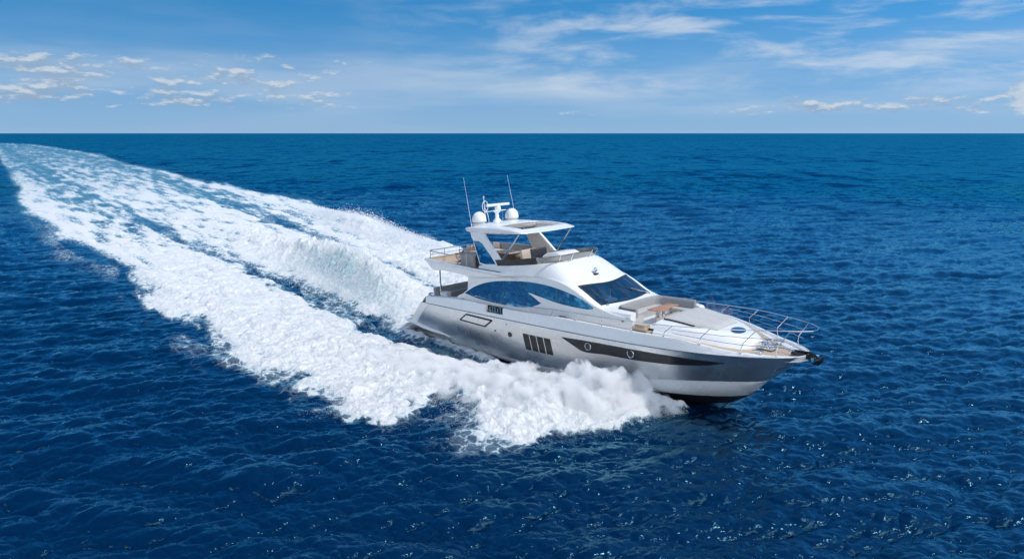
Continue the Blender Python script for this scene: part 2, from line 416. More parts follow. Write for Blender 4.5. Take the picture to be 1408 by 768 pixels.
def wake(x, y):
    """foam cover 0..1, height, aerated-water tint, inside-the-wake weight"""
    s, l = to_boat(x, y)
    age = np.clip(-s, 0, None)
    wsz = 1 + age / 60.0
    # ragged borders
    wl = (fbm(x / (2.8 * wsz), y / (2.8 * wsz), 5, 60, .6) - 0.5) * (4.6 + age * 0.04) * np.clip((20.2 - s) / 3.0, 0.06, 1)
    ws = (fbm(x / (4.2 * wsz), y / (4.2 * wsz), 5, 66, .6) - 0.5) * (6.5 + age * 0.07) * np.clip((20.2 - s) / 4.0, 0.05, 1)
    sw = np.minimum(s + ws, 19.55)
    e1, e2 = E1(sw), E2(sw)
    fr = 0.9 + age * 0.006
    inn = ss(-fr, fr, l + wl - e1) * ss(-fr, fr, e2 - l + wl) * ss(20.0, 19.3, s)
    t1, cr, t2 = T1(s), CR(s), T2(s)
    lw = l + (fbm(x / 2.3, y / 2.3, 3, 71) - .5) * 1.6
    # streaks drawn out along the track
    ca, sa = math.cos(0.16), math.sin(0.16)
    su, lu = s * ca - l * sa, l * ca + s * sa
    streak = fbm(su / (2.6 * wsz**.6), lu / (0.55 * wsz**.6), 4, 80)
    lump = fbm(x / 1.15, y / 1.15, 4, 90, 0.55, billow=True)
    fine = fbm(x / 0.33, y / 0.33, 3, 97)
    d = np.interp(age, [0, 30, 60, 120, 250, 500, 900], [1.12, 1.04, .93, .76, .62, .52, .45])
    # dark water lanes
    k1 = np.interp(s, [-150, -90, -50, -18, 6, 10, 13], [0, .08, .32, .85, 1.05, 1.0, 0])
    w1 = np.interp(s, [-100, -40, -18, -8, 2, 8], [2.0, 1.25, 1.25, 1.35, 0.95, 0.7])
    brk = .72 + .56 * fbm(x / (5 * wsz), y / (5 * wsz), 3, 73)
    lane1 = k1 * brk * gs((lw - t1) / w1)
    k2 = np.interp(s, [-190, -120, -70, -40, -12, 2, 10], [0, .15, .36, .52, .65, .75, .8])
    w2 = np.interp(s, [-150, -60, -16, 0], [2.6, 1.3, 1.1, 1.1])
    lane2 = k2 * brk * gs((lw - t2) / w2)
    # thinner foam on the inner halves of the outer bands
    mid1 = ss(0.25, 0.75, (l - e1) / np.maximum(t1 - e1, .5)) * ss(-25, -70, s) * (l < t1) * .22
    mid2 = ss(0.25, 0.7, (e2 - l) / np.maximum(e2 - t2, .5)) * ss(-30, -80, s) * (l > t2) * .24
    cen = gs((lw - cr) / (2.0 + age * 0.03)) * ss(-250, -90, s) * .12
    d = d - lane1 - lane2 - mid1 - mid2 + cen
    d = d - (0.62 - streak) * np.interp(age, [0, 20, 60, 150, 400], [.6, 1.0, 1.5, 1.5, 1.2])
    d = d + (lump - .5) * .30 + (fine - .5) * .22
    d = d + .30 * (gs((e2 - l - 1.2) / 1.6) + .8 * gs((l - e1 - 1.6) / 2.0)) * ss(25, 80, age)
    cover = np.clip(d, 0, 1.0) * inn
    loose = ss(-3.4, -.3, l + wl - e1) * ss(-3.4, -.3, e2 - l + wl) * ss(19.6, 16, s)
    cover = np.maximum(cover, .46 * loose * ss(.46, .66, fbm(x / (1.8 * wsz), y / (1.8 * wsz), 4, 77)) * ss(140, 40, age))
    # heaped water
    hump = np.interp(s, [-900, -90, -55, -35, -23, -15, -8, -2.5, 1.0], [0, .05, .25, .85, 1.85, 2.2, 1.4, .35, 0])
    h = (.42 + 1.0 * fbm(x / 1.5, y / 1.5, 5, 115, .6, billow=True)) * hump * np.where(l < cr, gs((l - cr) / (1.5 + age * .02)), gs((l - cr) / (2.7 + age * .02)))
    h = h + 1.5 * gs((s + 42) / 12) * gs((l - (e2 - 3.2)) / 2.0) + .4 * gs((s + 14) / 16) * gs((l - (e2 - 2.5)) / 1.8)
    h = h - 0.30 * lane1 - .2 * lane2
    rs, hs = RS(s), HS(s)
    side = l - rs
    sheet = hs * (.40 + .35 * ss(18.2, 14.5, s)) * np.where(side > 0, gs(side / 1.15), gs(side / (1.5 + np.clip(hs, 0, 1.2))))
    mp = l + rs   # mirrored sheet on the far side
    sheet2 = 0.8 * hs * np.where(mp < 0, gs(mp / 1.1), gs(mp / 2.2))
    puff = fbm(x / 0.9, y / 0.9, 5, 110, 0.55, billow=True)
    h = h + (sheet + sheet2) * (0.62 + .75 * puff)
    edge = gs((l - e1 - .9) / .8) * np.interp(age, [0, 30, 90], [.10, .06, 0])
    foamy = cover
    h = h + .22 * (streak - .5) * inn * np.interp(age, [0, 60, 200], [1, .8, 0])
    h = h + edge * inn + foamy * (.02 + (.22 * lump + .05 * fine) * np.interp(age, [0, 40, 120], [1, .6, .15]))
    tint = gs((l - (cr - 1.3)) / 1.0) * np.interp(s, [-26, -19, -12, -5, 0], [0, .65, .75, .3, 0])
    wide = ss(-2.6 - 3 * fr, -fr * .4, l + wl - e1) * ss(-2.6 - 3 * fr, -fr * .4, e2 - l + wl) * ss(20.6, 19.5, s)
    # no foam heaps inside the hull
    hb = np.interp(s, [-.2, 0, 16, 18.5, 20, 21.5], [0, 2.45, 2.3, 1.6, .75, 0])
    inhull = ss(.25, -.15, np.abs(l) - hb) * (s > -.3) * (s < 21.5)
    h = np.where(inhull > 0, h * (1 - inhull) - .5 * inhull, h)
    return cover, h, tint, wide, inhull, inn

# ------------------------------------------------------------------ water and foam materials
def water_shader(t):
    geo = t.n('ShaderNodeNewGeometry'); P = geo.outputs['Position']
    x, y, z = t.sep(P)
    far = t.attr('far')
    xr, yr = t.m('ADD', t.m('MULTIPLY', x, .97), t.m('MULTIPLY', y, .22)), t.m('SUBTRACT', t.m('MULTIPLY', y, .97), t.m('MULTIPLY', x, .22))
    n1 = t.noise(t.xyz(t.m('MULTIPLY', xr, 0.42), yr, 0.0), 3.4, 5, 0.62, 0.5)
    b1 = t.bump(n1, t.mr(far, 0, 1, 0.038, 0.05, False))
    # slopes of the waves too small for the mesh, taken straight from noise fields
    s1 = t.noise(t.xyz(t.m('MULTIPLY', x, 0.5), y, 2.0), 0.85, 4, 0.6, 0.3, color=True)
    s2 = t.noise(t.xyz(t.m('MULTIPLY', x, 0.45), y, 4.0), 0.20, 4, 0.6, 0.4, color=True)
    s3 = t.noise(t.xyz(t.m('MULTIPLY', x, 0.35), y, 9.0), 0.030, 5, 0.62, 0.4, color=True)
    vec = t.vm('SCALE', t.vm('SUBTRACT', s1, (.5, .5, .5)), None, t.m('MULTIPLY', far, 1.2))
    vec = t.vm('ADD', vec, t.vm('SCALE', t.vm('SUBTRACT', s2, (.5, .5, .5)), None, t.m('MULTIPLY', far, 1.1)))
    vec = t.vm('ADD', vec, t.vm('SCALE', t.vm('SUBTRACT', s3, (.5, .5, .5)), None, t.m('MULTIPLY', far, 0.55)))
    s4 = t.noise(t.xyz(t.m('MULTIPLY', x, 2.2), y, 13.0), 0.055, 4, 0.6, 0.3, color=True)
    s5 = t.noise(t.xyz(t.m('MULTIPLY', x, 4.0), y, 17.0), 0.011, 5, 0.65, 0.3, color=True)
    vec = t.vm('ADD', vec, t.vm('SCALE', t.vm('SUBTRACT', s4, (.5, .5, .5)), None, t.m('MULTIPLY', far, 1.15)))
    vec = t.vm('ADD', vec, t.vm('SCALE', t.vm('SUBTRACT', s5, (.5, .5, .5)), None, t.m('MULTIPLY', far, .75)))
    b3 = t.vm('NORMALIZE', t.vm('ADD', b1, t.vm('MULTIPLY', vec, (0.6, 1.0, 0.0))))
    big = t.noise(t.xyz(t.m('MULTIPLY', x, .004), t.m('MULTIPLY', y, .011), 0), 1.0, 4, .6)
    deep = t.mix(t.mr(big, .35, .65), (0.0002, 0.012, 0.045, 1), (0.0004, 0.018, 0.062, 1))
    body = t.n('ShaderNodeBsdfDiffuse'); t.put(body.inputs[0], deep); t.put(body.inputs['Normal'], b3)
    gl = t.n('ShaderNodeBsdfGlossy'); t.put(gl.inputs[0], t.mix(far, (0.36, 0.84, 1.0, 1), (0.05, 0.70, 1.0, 1)))
    t.put(gl.inputs['Roughness'], t.mr(far, 0, 1, 0.05, 0.08, False)); t.put(gl.inputs['Normal'], b3)
    fr = t.n('ShaderNodeFresnel'); fr.inputs[0].default_value = 1.40; t.put(fr.inputs['Normal'], b3)
    # a rough sea never mirrors fully at grazing angles: wave faces hide each other
    fac = t.m('MINIMUM', t.m('MULTIPLY', fr.outputs[0], t.mr(far, 0, 1, 1.7, 1.0, False)), t.mr(far, 0, 1, 0.60, 0.46, False))
    return t.ms(fac, body.outputs[0], gl.outputs[0]), P

def water_mat():
    m_ = bpy.data.materials.new('deep_blue_sea_water'); m_.use_nodes = True; t = NT(m_.node_tree)
    sh, P = water_shader(t)
    t.out(sh); return m_

def wake_mat():
    m_ = bpy.data.materials.new('churned_wake_water'); m_.use_nodes = True; t = NT(m_.node_tree)
    sh, P = water_shader(t)
    cov = t.attr('cover'); tint = t.attr('tint')
    f1 = t.noise(P, 2.6, 8, 0.66, 0.4)
    f2 = t.noise(P, 11.0, 5, 0.65)
    v = t.n('ShaderNodeTexVoronoi', feature='DISTANCE_TO_EDGE'); t.put(v.inputs['Vector'], t.vm('ADD', P, t.vm('SCALE', t.noise(P, 1.6, 4, .6, color=True), None, 0.9))); v.inputs['Scale'].default_value = 1.5
    lace = t.mr(v.outputs[0], 0.0, 0.16, 1.0, 0.0)
    k = t.m('ADD', t.m('MULTIPLY', f1, 0.62), t.m('ADD', t.m('MULTIPLY', f2, 0.28), t.m('MULTIPLY', lace, 0.24)))
    fac = t.m('ADD', cov, t.m('SUBTRACT', k, 0.95))
    mask = t.mr(fac, -0.02, 0.22)
    soft = t.mr(fac, -0.30, 0.15, 0.0, 0.32)
    mask = t.m('MAXIMUM', mask, t.m('MULTIPLY', soft, t.mr(cov, .02, .25)))
    ag = t.attr('age')
    thin = t.m('MULTIPLY', t.mr(fac, -.34, .46), t.mr(ag, 0, 1, .92, .42, False))
    mask = t.mix(t.mr(ag, .06, .45), mask, thin)
    col = t.mix(t.mr(fac, 0.05, 0.45), (0.50, 0.66, 0.73, 1), (0.86, 0.875, 0.88, 1))
    big = t.noise(P, 0.55, 5, 0.6, 0.3)
    col = t.mix(t.m('MULTIPLY', t.mr(big, .52, .70), .45), col, (0.52, 0.62, 0.68, 1))
    col = t.mix(t.m('MULTIPLY', tint, t.mr(f1, .34, .56)), col, (0.16, 0.50, 0.54, 1))
    foam = t.pb(Base_Color=col, Roughness=0.75, Specular_IOR_Level=0.25)
    hgt = t.m('ADD', t.m('MULTIPLY', f1, 0.8), t.m('MULTIPLY', f2, 0.18))
    t.put(foam.inputs['Normal'], t.bump(hgt, 0.40, 1.0))
    # water still full of fine air bubbles reads pale blue-green between the foam
    aer = t.pb(Base_Color=t.mix(t.mr(f1, .35, .65), (0.06, 0.26, 0.38, 1), (0.20, 0.46, 0.56, 1)), Roughness=0.4, Specular_IOR_Level=0.3)
    am = t.m('MULTIPLY', t.attr('inside'), t.m('ADD', t.m('MULTIPLY', t.mr(ag, .08, .30), .42), t.m('MULTIPLY', t.mr(f1, .45, .7), .16)))
    under = t.ms(am, sh, aer.outputs[0])
    t.out(t.ms(mask, under, foam.outputs[0])); return m_
M['water'] = water_mat(); M['wake'] = wake_mat()
def spray_mat():
    m_ = bpy.data.materials.new('white_spray_drops'); m_.use_nodes = True; t = NT(m_.node_tree)
    P = t.n('ShaderNodeNewGeometry').outputs['Position']
    d = t.n('ShaderNodeBsdfDiffuse'); t.put(d.inputs[0], t.mix(t.noise(P, 2.0, 3), (0.86, 0.89, 0.92, 1), (0.93, 0.95, 0.96, 1)))
    tl = t.n('ShaderNodeBsdfTranslucent'); tl.inputs[0].default_value = (0.92, 0.94, 0.96, 1)
    t.out(t.ms(0.45, d.outputs[0], tl.outputs[0])); return m_
M['spray'] = spray_mat()

# ------------------------------------------------------------------ sea sheet: a fan of rings round the viewpoint's ground point, out past the horizon
def polar(r, a):
    rr, aa = np.meshgrid(r, a, indexing='ij'); return rr * np.sin(aa), rr * np.cos(aa), rr
def fan(px_step, dep0, dep1):
    f = 683.0
    dep = np.arange(math.radians(dep0), math.radians(dep1), -px_step / f); return CAM_H / np.tan(dep)
r_rows = np.concatenate([np.linspace(1.0, 15.0, 30)[:-1], fan(0.62, 38.5, 0.35), np.geomspace(2000, 120000, 60)])
a_cols = np.concatenate([np.radians(np.linspace(-180, -50, 90)[:-1]), np.radians(np.linspace(-50, 50, 1350)), np.radians(np.linspace(50, 180, 90)[1:])])
sx, sy, sr = polar(r_rows, a_cols)
spacing = np.maximum(sr * (math.radians(100) / 1350), np.gradient(r_rows)[:, None] * np.ones_like(sr))
cv, hh, tt, wd_, ih, _n = wake(sx, sy)
calm = 1 - 0.5 * wd_
H_, X_, Y_ = sea_disp(sx, sy, spacing, calm)
z = H_ - (0.12 + .0022 * np.minimum(sr, 900)) * ss(.12, .8, wd_)
n_r, n_c = sx.shape
idx = np.arange(n_r * n_c).reshape(n_r, n_c)
q = np.stack([idx[:-1, :-1], idx[:-1, 1:], idx[1:, 1:], idx[1:, :-1]], -1).reshape(-1, 4)
far = np.clip((spacing - 0.25) / 1.6, 0, 1)
sea = big_mesh('sea', np.stack([sx + X_, sy + Y_, z], -1).reshape(-1, 3), q, M['water'], {'far': far.ravel()})
tag(sea, 'deep blue choppy sea reaching to the horizon', 'sea', kind='structure')

# ------------------------------------------------------------------ wake sheet: same fan, finer, kept only where the wake lies
r2 = np.concatenate([fan(0.42, 29.5, 5.0), fan(0.5, 5.0, 0.62)])
a2 = np.radians(np.arange(-42, 30, 0.036))
wx, wy, wr = polar(r2, a2)
cv, hh, tt, wd_, ih, ins = wake(wx, wy)
spacing = np.maximum(wr * math.radians(0.036), np.gradient(r2)[:, None] * np.ones_like(wr))
H_, X_, Y_ = sea_disp(wx, wy, spacing, 1 - 0.5 * wd_)
zz = H_ + hh * np.clip((wd_ - .1) / .4, 0, 1) - (0.12 + .0022 * wr) * (1 - ss(0.0, .55, wd_)) + .004
keep_v = wd_ > 0.003
n_r, n_c = wx.shape
idx = np.arange(n_r * n_c).reshape(n_r, n_c)
kq = keep_v[:-1, :-1] & keep_v[:-1, 1:] & keep_v[1:, 1:] & keep_v[1:, :-1]
q = np.stack([idx[:-1, :-1], idx[:-1, 1:], idx[1:, 1:], idx[1:, :-1]], -1)[kq]
used, inv = np.unique(q.ravel(), return_inverse=True)
q = inv.reshape(-1, 4)
co = np.stack([wx + X_, wy + Y_, zz], -1).reshape(-1, 3)[used]
far = np.clip((spacing - 0.25) / 1.6, 0, 1).ravel()[used]
wk = big_mesh('wake', co, q, M['wake'], {'far': far, 'cover': cv.ravel()[used], 'tint': tt.ravel()[used], 'inside': ins.ravel()[used], 'age': np.clip(-to_boat(wx, wy)[0] / 400.0, 0, 1).ravel()[used]})
tag(wk, 'broad white foaming wake trailing behind the yacht to the horizon', 'wake', kind='stuff')
print('sea', sx.size, 'wake', len(used))

# ------------------------------------------------------------------ flying spray: clouds of drops as small tetrahedra
def drops(name, pts, rad, label, cat='spray'):
    n = len(pts)
    base = np.array([(1, 1, 1), (1, -1, -1), (-1, 1, -1), (-1, -1, 1)], float) / math.sqrt(3)
    ax = RNG.normal(size=(n, 4)); ax /= np.linalg.norm(ax, axis=1, keepdims=True)
    w_, x_, y_, z_ = ax.T
    Rm = np.stack([1 - 2 * (y_**2 + z_**2), 2 * (x_ * y_ - z_ * w_), 2 * (x_ * z_ + y_ * w_), 2 * (x_ * y_ + z_ * w_), 1 - 2 * (x_**2 + z_**2), 2 * (y_ * z_ - x_ * w_), 2 * (x_ * z_ - y_ * w_), 2 * (y_ * z_ + x_ * w_), 1 - 2 * (x_**2 + y_**2)], -1).reshape(n, 3, 3)
    V = np.einsum('nij,kj->nki', Rm, base) * rad[:, None, None] + pts[:, None, :]
    f = np.array([(0, 1, 2), (0, 3, 1), (0, 2, 3), (1, 3, 2)])
    F_ = (np.arange(n)[:, None, None] * 4 + f[None]).reshape(-1, 3)
    o = big_mesh(name, V.reshape(-1, 3), F_, M['spray'], tris=True, smooth=False)
    tag(o, label, cat, kind='stuff'); return o

def world_pts(s, l, z): return np.stack([BO.x + s * hx.x + l * px_.x, BO.y + s * hx.y + l * px_.y, z], -1)

def bow_sheet(n, sign, seed):
    """drops thrown out along the bow wave, thinning upwards in plumes"""
    rng = np.random.default_rng(seed)
    s = rng.uniform(-3, 19.4, n * 3)
    keep = rng.random(n * 3) < (HS(s) / 1.75)**0.8 + .04; s = s[keep][:n]; n = len(s)
    rs, hs = RS(s), HS(s)
    wdt = 0.55 + .9 * np.clip(hs, 0, 1.3)
    l = rs + rng.normal(size=n) * wdt * np.where(rng.random(n) < .5, .9, 1.25) - .1
    side = l - rs
    top = hs * np.where(side > 0, gs(side / 1.2), gs(side / (1.6 + np.clip(hs, 0, 1.2))))
    plume = fbm(s / .9, l / .9 + 9, 4, 130 + seed, .6, billow=True)
    up = np.minimum(rng.exponential(1.0, n), 2.2) * (.03 + .24 * np.clip(plume - .35, 0, 1)**1.3 * np.clip(hs, .15, 2))
    z = top * (0.30 + .95 * plume) * rng.beta(2.2, 1.2, n) * 1.25 + up * ss(3, 13, s)
    z = np.where(s < 11, np.minimum(z, top * .9 + .12), z)
    hb = np.interp(s, [0, 16, 18.5, 20, 21.5], [2.75, 2.75, 2.3, 1.6, .75])
    ok = np.abs(l) > hb + .10 + .4 * rng.random(len(l))
    s, l, z = s[ok], l[ok], z[ok]
    rad = rng.gamma(2.0, 0.0030, len(s)) + .004
    return world_pts(s, sign * -l if sign > 0 else l, z), rad

p1, r1 = bow_sheet(420000, -1, 3)
drops('bow_spray', p1, r1, 'dense white spray thrown up along the near side of the bow')
p1, r1 = bow_sheet(120000, 1, 4)
# fine mist blown up behind the far rail
rng = np.random.default_rng(12)
n = 30000
s = rng.normal(16.9, 1.25, n); l = 3.2 + np.abs(rng.normal(0, .8, n)); zt = .8 + 2.5 * rng.beta(2.0, 1.6, n) * (.55 + .6 * fbm(s / .7, l / .7, 4, 177)) * gs((s - 16.9) / 2.4)
p1 = np.concatenate([p1, world_pts(s, l, zt)]); r1 = np.concatenate([r1, rng.gamma(2, .0032, n) + .003])
drops('bow_spray', p1, r1, 'fine spray mist drifting up behind the far bow rail')

def mist_mat(dens):
    m_ = bpy.data.materials.new('spray_mist'); m_.use_nodes = True; t = NT(m_.node_tree)
    P = t.n('ShaderNodeNewGeometry').outputs['Position']
    x, y, z = t.sep(P)
    nz = t.noise(t.xyz(x, y, t.m('MULTIPLY', z, 0.6)), 1.3, 8, 0.68, 0.4)
    pv = t.n('ShaderNodeVolumePrincipled'); pv.inputs['Color'].default_value = (0.997, 0.998, 0.999, 1); pv.inputs['Anisotropy'].default_value = 0.0
    t.put(pv.inputs['Density'], t.m('MULTIPLY', t.mr(nz, 0.40, 0.60), dens))
    o = t.n('ShaderNodeOutputMaterial'); t.put(o.inputs['Volume'], pv.outputs[0]); return m_
M['mist'] = mist_mat(8.5); M['thinmist'] = mist_mat(0.40); M['stermist'] = mist_mat(0.6)
def mist_body(s0, s1, center, height, wi, wo, label, ns=150, nt=40, seed=0, gap=True, m_=None):
    s = np.linspace(s0, s1, ns)[:, None]; t_ = np.linspace(-1, 1, nt)[None]
    c = center(s); w_ = np.where(t_ > 0, wi, wo)
    l = c + t_ * w_ * (0.35 + .65 * np.clip(height(s) / 1.0, 0, 1))
    hb = np.interp(s, [-6, -.3, 0, 16, 18.5, 20, 21.5], [0, 0, 2.75, 2.75, 2.3, 1.6, .75])
    if gap: l = np.where(s > -.3, np.minimum(l, -(hb + .06)), l)
    s = s + 0 * l
    prof = np.clip(1 - t_**2, 0, 1)**0.8
    puff = fbm(s / 1.25, l / 1.25 + 31, 5, 200 + seed, .6, billow=True)
    top = height(s) * prof * (.50 + .95 * puff**1.2) + .02
    bot = np.full_like(top, -.12)
    tp = world_pts(s, l, top).reshape(-1, 3); bt = world_pts(s, l, bot).reshape(-1, 3)
    ix = np.arange(ns * nt).reshape(ns, nt); k = ns * nt
    f = [np.stack([ix[:-1, :-1], ix[1:, :-1], ix[1:, 1:], ix[:-1, 1:]], -1).reshape(-1, 4)]
    f.append(f[0][:, ::-1] + k)
    for e_ in (ix[0], ix[-1][::-1], ix[:, 0][::-1], ix[:, -1]):
        f.append(np.stack([e_[:-1], e_[1:], e_[1:] + k, e_[:-1] + k], -1))
    o = big_mesh('spray_mist', np.concatenate([tp, bt]), np.concatenate(f), m_ or M['mist'])
    tag(o, label, 'spray mist', kind='stuff'); return o
mist_body(13.6, 19.6, lambda s: 3.9 + 0 * s, lambda s: 3.15 * gs((s - 17.2) / 2.2), 1.4, 1.0, 'thin mist blown up behind the far bow rail', ns=60, seed=9, gap=False, m_=M['thinmist'])
mist_body(-34, -5.5, CR, lambda s: 2.7 * np.interp(s, [-34, -24, -16, -9, -5.5], [.25, .75, 1, .75, .2]), 2.4, 1.9, 'mist over the tall churned ridge astern of the yacht', ns=110, seed=5, gap=False, m_=M['stermist'])
mist_body(2.0, 19.5, RS, lambda s: HS(s) * 1.45, 1.5, 3.0, 'soft white mist hanging over the bow wave on the near side')

def stern_plume(n, seed):
    rng = np.random.default_rng(seed)
    s = -rng.gamma(3.2, 5.2, n) - .8
    l = CR(s) + rng.normal(size=n) * (1.2 + .03 * -s)
    hump = np.interp(s, [-900, -90, -55, -35, -23, -15, -8, -2.5, 1.0], [0, .05, .25, .85, 1.85, 2.2, 1.4, .35, 0])
    z = hump * gs((l - CR(s)) / (1.9 - s * .02)) * (.6 + .6 * rng.random(n)) + rng.exponential(1.0, n) * (.05 + .30 * hump * np.clip(fbm(s / 1.1, l / 1.1, 4, 150) - .25, 0, 1))
    return world_pts(s, l, z), rng.gamma(2.2, .006, n) + .005
pA, rA = stern_plume(130000, 8)
# drops along the breaking outer crests on both sides
rng = np.random.default_rng(21)
n = 130000
s = rng.uniform(-45, 17, n); l = E1(s) + rng.normal(.5, .75, n) + (rng.random(n) < .5) * rng.uniform(0, 6, n)
z = .05 + rng.exponential(.10, n) + .15 * fbm(s / 1.5, l / 1.5, 3, 160)
xy = world_pts(s, l, z)
wcov, _h, _t, wwid, _i, _n = wake(xy[:, 0], xy[:, 1])
ok = (fbm(s / 1.3, l / 1.3, 4, 165) > .47) & ((wcov > .38) | ((s > 5) & (wwid > .25)))
pB = world_pts(s[ok], l[ok], z[ok]); rB = rng.gamma(2.0, .0030, ok.sum()) + .003
n = 60000
s = rng.normal(-42, 11, n); l = E2(s) - np.abs(rng.normal(2.6, 1.6, n)); z = .25 + rng.exponential(.30, n) * gs((s + 42) / 12) + .5 * gs((l - E2(s) + 3.2) / 2)
pC = world_pts(s, l, z); rC = rng.gamma(2.2, .012, n) + .008
drops('wake_spray', np.concatenate([pA, pB, pC]), np.concatenate([rA, rB, rC]), 'loose spray hanging over the foaming wake astern')

# ================================================================== the yacht
yacht = bpy.data.objects.new('motor_yacht', None); COL.objects.link(yacht); yacht.matrix_world = BOAT
tag(yacht, 'silver and white flybridge motor yacht speeding across the open sea', 'yacht')
Yp = yacht
ykn = spl([0, 2.5, 6, 12, 16, 18.2, 20, 21, 22, 22.8, 23.35, 23.68, 23.8], [2.6, 2.75, 2.85, 2.95, 2.92, 2.78, 2.46, 2.18, 1.78, 1.33, .88, .42, 0.0])
stem = spl([-1.4, -1.04, -.28, .62, 1.3, 1.97], [17.0, 19.78, 21.32, 22.28, 23.05, 23.8])
keelz = spl([0, 12, 15, 17, 18.5, 19.78, 21.32, 22.28], [-1.2, -1.45, -1.5, -1.42, -1.27, -1.0, -.28, .66])
chz = spl([0, 6, 12, 14, 16, 18.2, 20, 21.5, 22.28], [.05, -.12, -.16, -.02, .16, .40, .58, .66, .66])
ZK = 1.97
def hull_y(X, z):
    zc = chz(X); t = min(max((z - zc) / (ZK - zc), 0), 1); xs = stem(min(max(z, -1.4), ZK))
    Xp = X + (23.8 - xs) * sst(11.0, xs, X) if X > 11 else X
    return max(ykn(min(Xp, 23.8)) * (1 - .105 * (1 - t)**1.5) + .03 * math.sin(math.pi * t) * sst(16, 8, X), 0)
btop = spl([2.2, 3.2, 5.9, 7.6, 9.2, 13.4, 17, 19.26, 20.2, 21.76, 23.17, 23.8], [2.36, 2.44, 2.57, 2.56, 2.53, 2.58, 2.53, 2.46, 2.33, 2.10, 2.005, 1.985])
def trans(z): return .74 + max(z - .92, -.6) * .98
us = [1 - (1 - i / 64)**1.6 for i in range(65)]

# hull: grey topsides, white chine band, black bottom; starboard and port mirrored in one body
mb = MB()
for sg in (-1, 1):
    rows = []
    for i in range(13):
        t = i / 12; row = []
        for u in us:
            z = .3 + t * (ZK - .3)
            for _ in range(14):
                x0 = trans(z); X = x0 + u * (stem(z) - x0); z = chz(X) + t * (ZK - chz(X))
            row.append((X, sg * hull_y(X, z) if u < 1 else 0.0, z))
        rows.append(row)
    mb.grid(rows, 0)
    # bottom
    rows = []; mi_split = 5
    for i in range(12):
        row = []
        for u in us:
            X = .6 + u * (22.28 - .6); zc, zk = chz(X), keelz(X); yc = hull_y(X, zc) if u < 1 else 0
            dz = max(zc - zk, 1e-3); sb = min(max((zc + .30 - .03 * (X - 19)) / dz, .12), .985)
            s_ = sb * i / mi_split if i <= mi_split else sb + (1 - sb) * (i - mi_split) / (11 - mi_split)
            row.append((X, sg * max(yc * (1 - s_**1.9) - (.05 if 0 < i else 0) * (u < .97), 0), zc - s_ * dz))
        rows.append(row)
    mb.grid(rows[:mi_split + 1], 1); mb.grid(rows[mi_split:], 2)
    # spray rail line along the white band
hull = mb.build('hull', [M['silver'], M['boot'], M['antifoul']], Yp, angle=28)
# white quarter panels at the transom, a few cm proud
mb = MB()
for sg in (-1, 1):
    rows = []
    for t in lin(0, 1, 14):
        z = .62 + t * (ZK - .62); x0 = trans(z) - .03; x1 = 1.02 + (z - .62) * 1.02 + .22 * t * t
        rows.append([(x0 + (x1 - x0) * k / 6, sg * (hull_y(x0 + (x1 - x0) * k / 6, z) + .022), z) for k in range(7)])
    mb.shell(rows, (0, -sg * .06, 0))
mb.grid([[(trans(z) - .03, y, z) for y in lin(-2.62, 2.62, 9)] for z in lin(.5, 2.3, 8)])
mb.build('transom', M['gelcoat'], Yp)
# groove at the top of the grey
for sg in (-1, 1):
    mb = MB(); mb.tube([(x, sg * (ykn(x) + .004), ZK) for x in lin(2.3, 23.0, 70)] + [(x, sg * (ykn(x) + .004), ZK) for x in (23.35, 23.6)], .022, 6)
    mb.build('rub_rail', M['seam'], Yp)

# bulwark (white band above the groove), with the boarding gate notch to starboard
def bulwark(sg, x0, x1, notch=False):
    mb = MB(); rows = []
    xs = [x0 + (x1 - x0) * (1 - (1 - i / 70)**1.5) for i in range(71)]
    for x in xs:
        zt = btop(x); yb = ykn(x); k = min(1, yb / .35); yt = max(yb - (.07 + .05 * sst(18, 22, x)) * k, 0); wi = min(.11, yt * .8)
        if notch and 7.62 < x < 9.05: zt = ZK + .26
        rows.append([(x, sg * (yb + .0), ZK + .006), (x, sg * (yb - .01 * k), ZK + .05), (x, sg * (yt + .02 * k), zt - .10), (x, sg * yt, zt - .02), (x, sg * (yt - .02 * k), zt), (x, sg * (yt - wi), zt), (x, sg * (yt - wi - .01), zt - .02), (x, sg * (yt - wi - .02), zt - .26)])
    mb.grid(rows)
    return mb.build('bulwark', M['gelcoat'], Yp, angle=30)
xsn = None
bulwark(1, 2.2, 23.8)
mb = MB()
for a, b_ in ((2.2, 7.66), (9.0, 23.8)):
    rows = []
    for i in range(61):
        x = a + (b_ - a) * (1 - (1 - i / 60)**(1.5 if b_ > 20 else 1.0))
        zt = btop(x); yb = ykn(x); k = min(1, yb / .35); yt = max(yb - (.07 + .05 * sst(18, 22, x)) * k, 0); wi = min(.11, yt * .8)
        rows.append([(x, -yb, ZK + .006), (x, -(yb - .01 * k), ZK + .05), (x, -(yt + .02 * k), zt - .10), (x, -yt, zt - .02), (x, -(yt - .02 * k), zt), (x, -(yt - wi), zt), (x, -(yt - wi - .01), zt - .02), (x, -(yt - wi - .02), zt - .26)])
    mb.grid(rows); mb.add(rows[0], [tuple(range(8))]); mb.add(rows[-1], [tuple(range(8))])
rows = [[(x, -ykn(x), ZK + .006), (x, -(ykn(x) - .02), ZK + .20), (x, -(ykn(x) - .12), ZK + .20)] for x in lin(7.66, 9.0, 6)]
mb.grid(rows)
mb.build('bulwark', M['gelcoat'], Yp, angle=30)
mb = MB()
mb.box((8.33, -2.62, 2.30), (1.30, .04, .40), bevel=.01); 
mb.build('boarding_gate', M['dark'], Yp)
for k in range(6):
    mb = MB(); mb.tube([(7.85 + k * .2, -2.70, 2.19), (7.85 + k * .2, -2.70, 2.19 + (.34 if k % 3 else .24))], .035, 6); mb.build('fairlead_roller', M['steel'], Yp)
mb = MB(); mb.tube([(7.7, -2.72, 2.24), (8.96, -2.72, 2.21)], .02, 6)
mb.build('fairlead_bar', M['steel'], Yp)

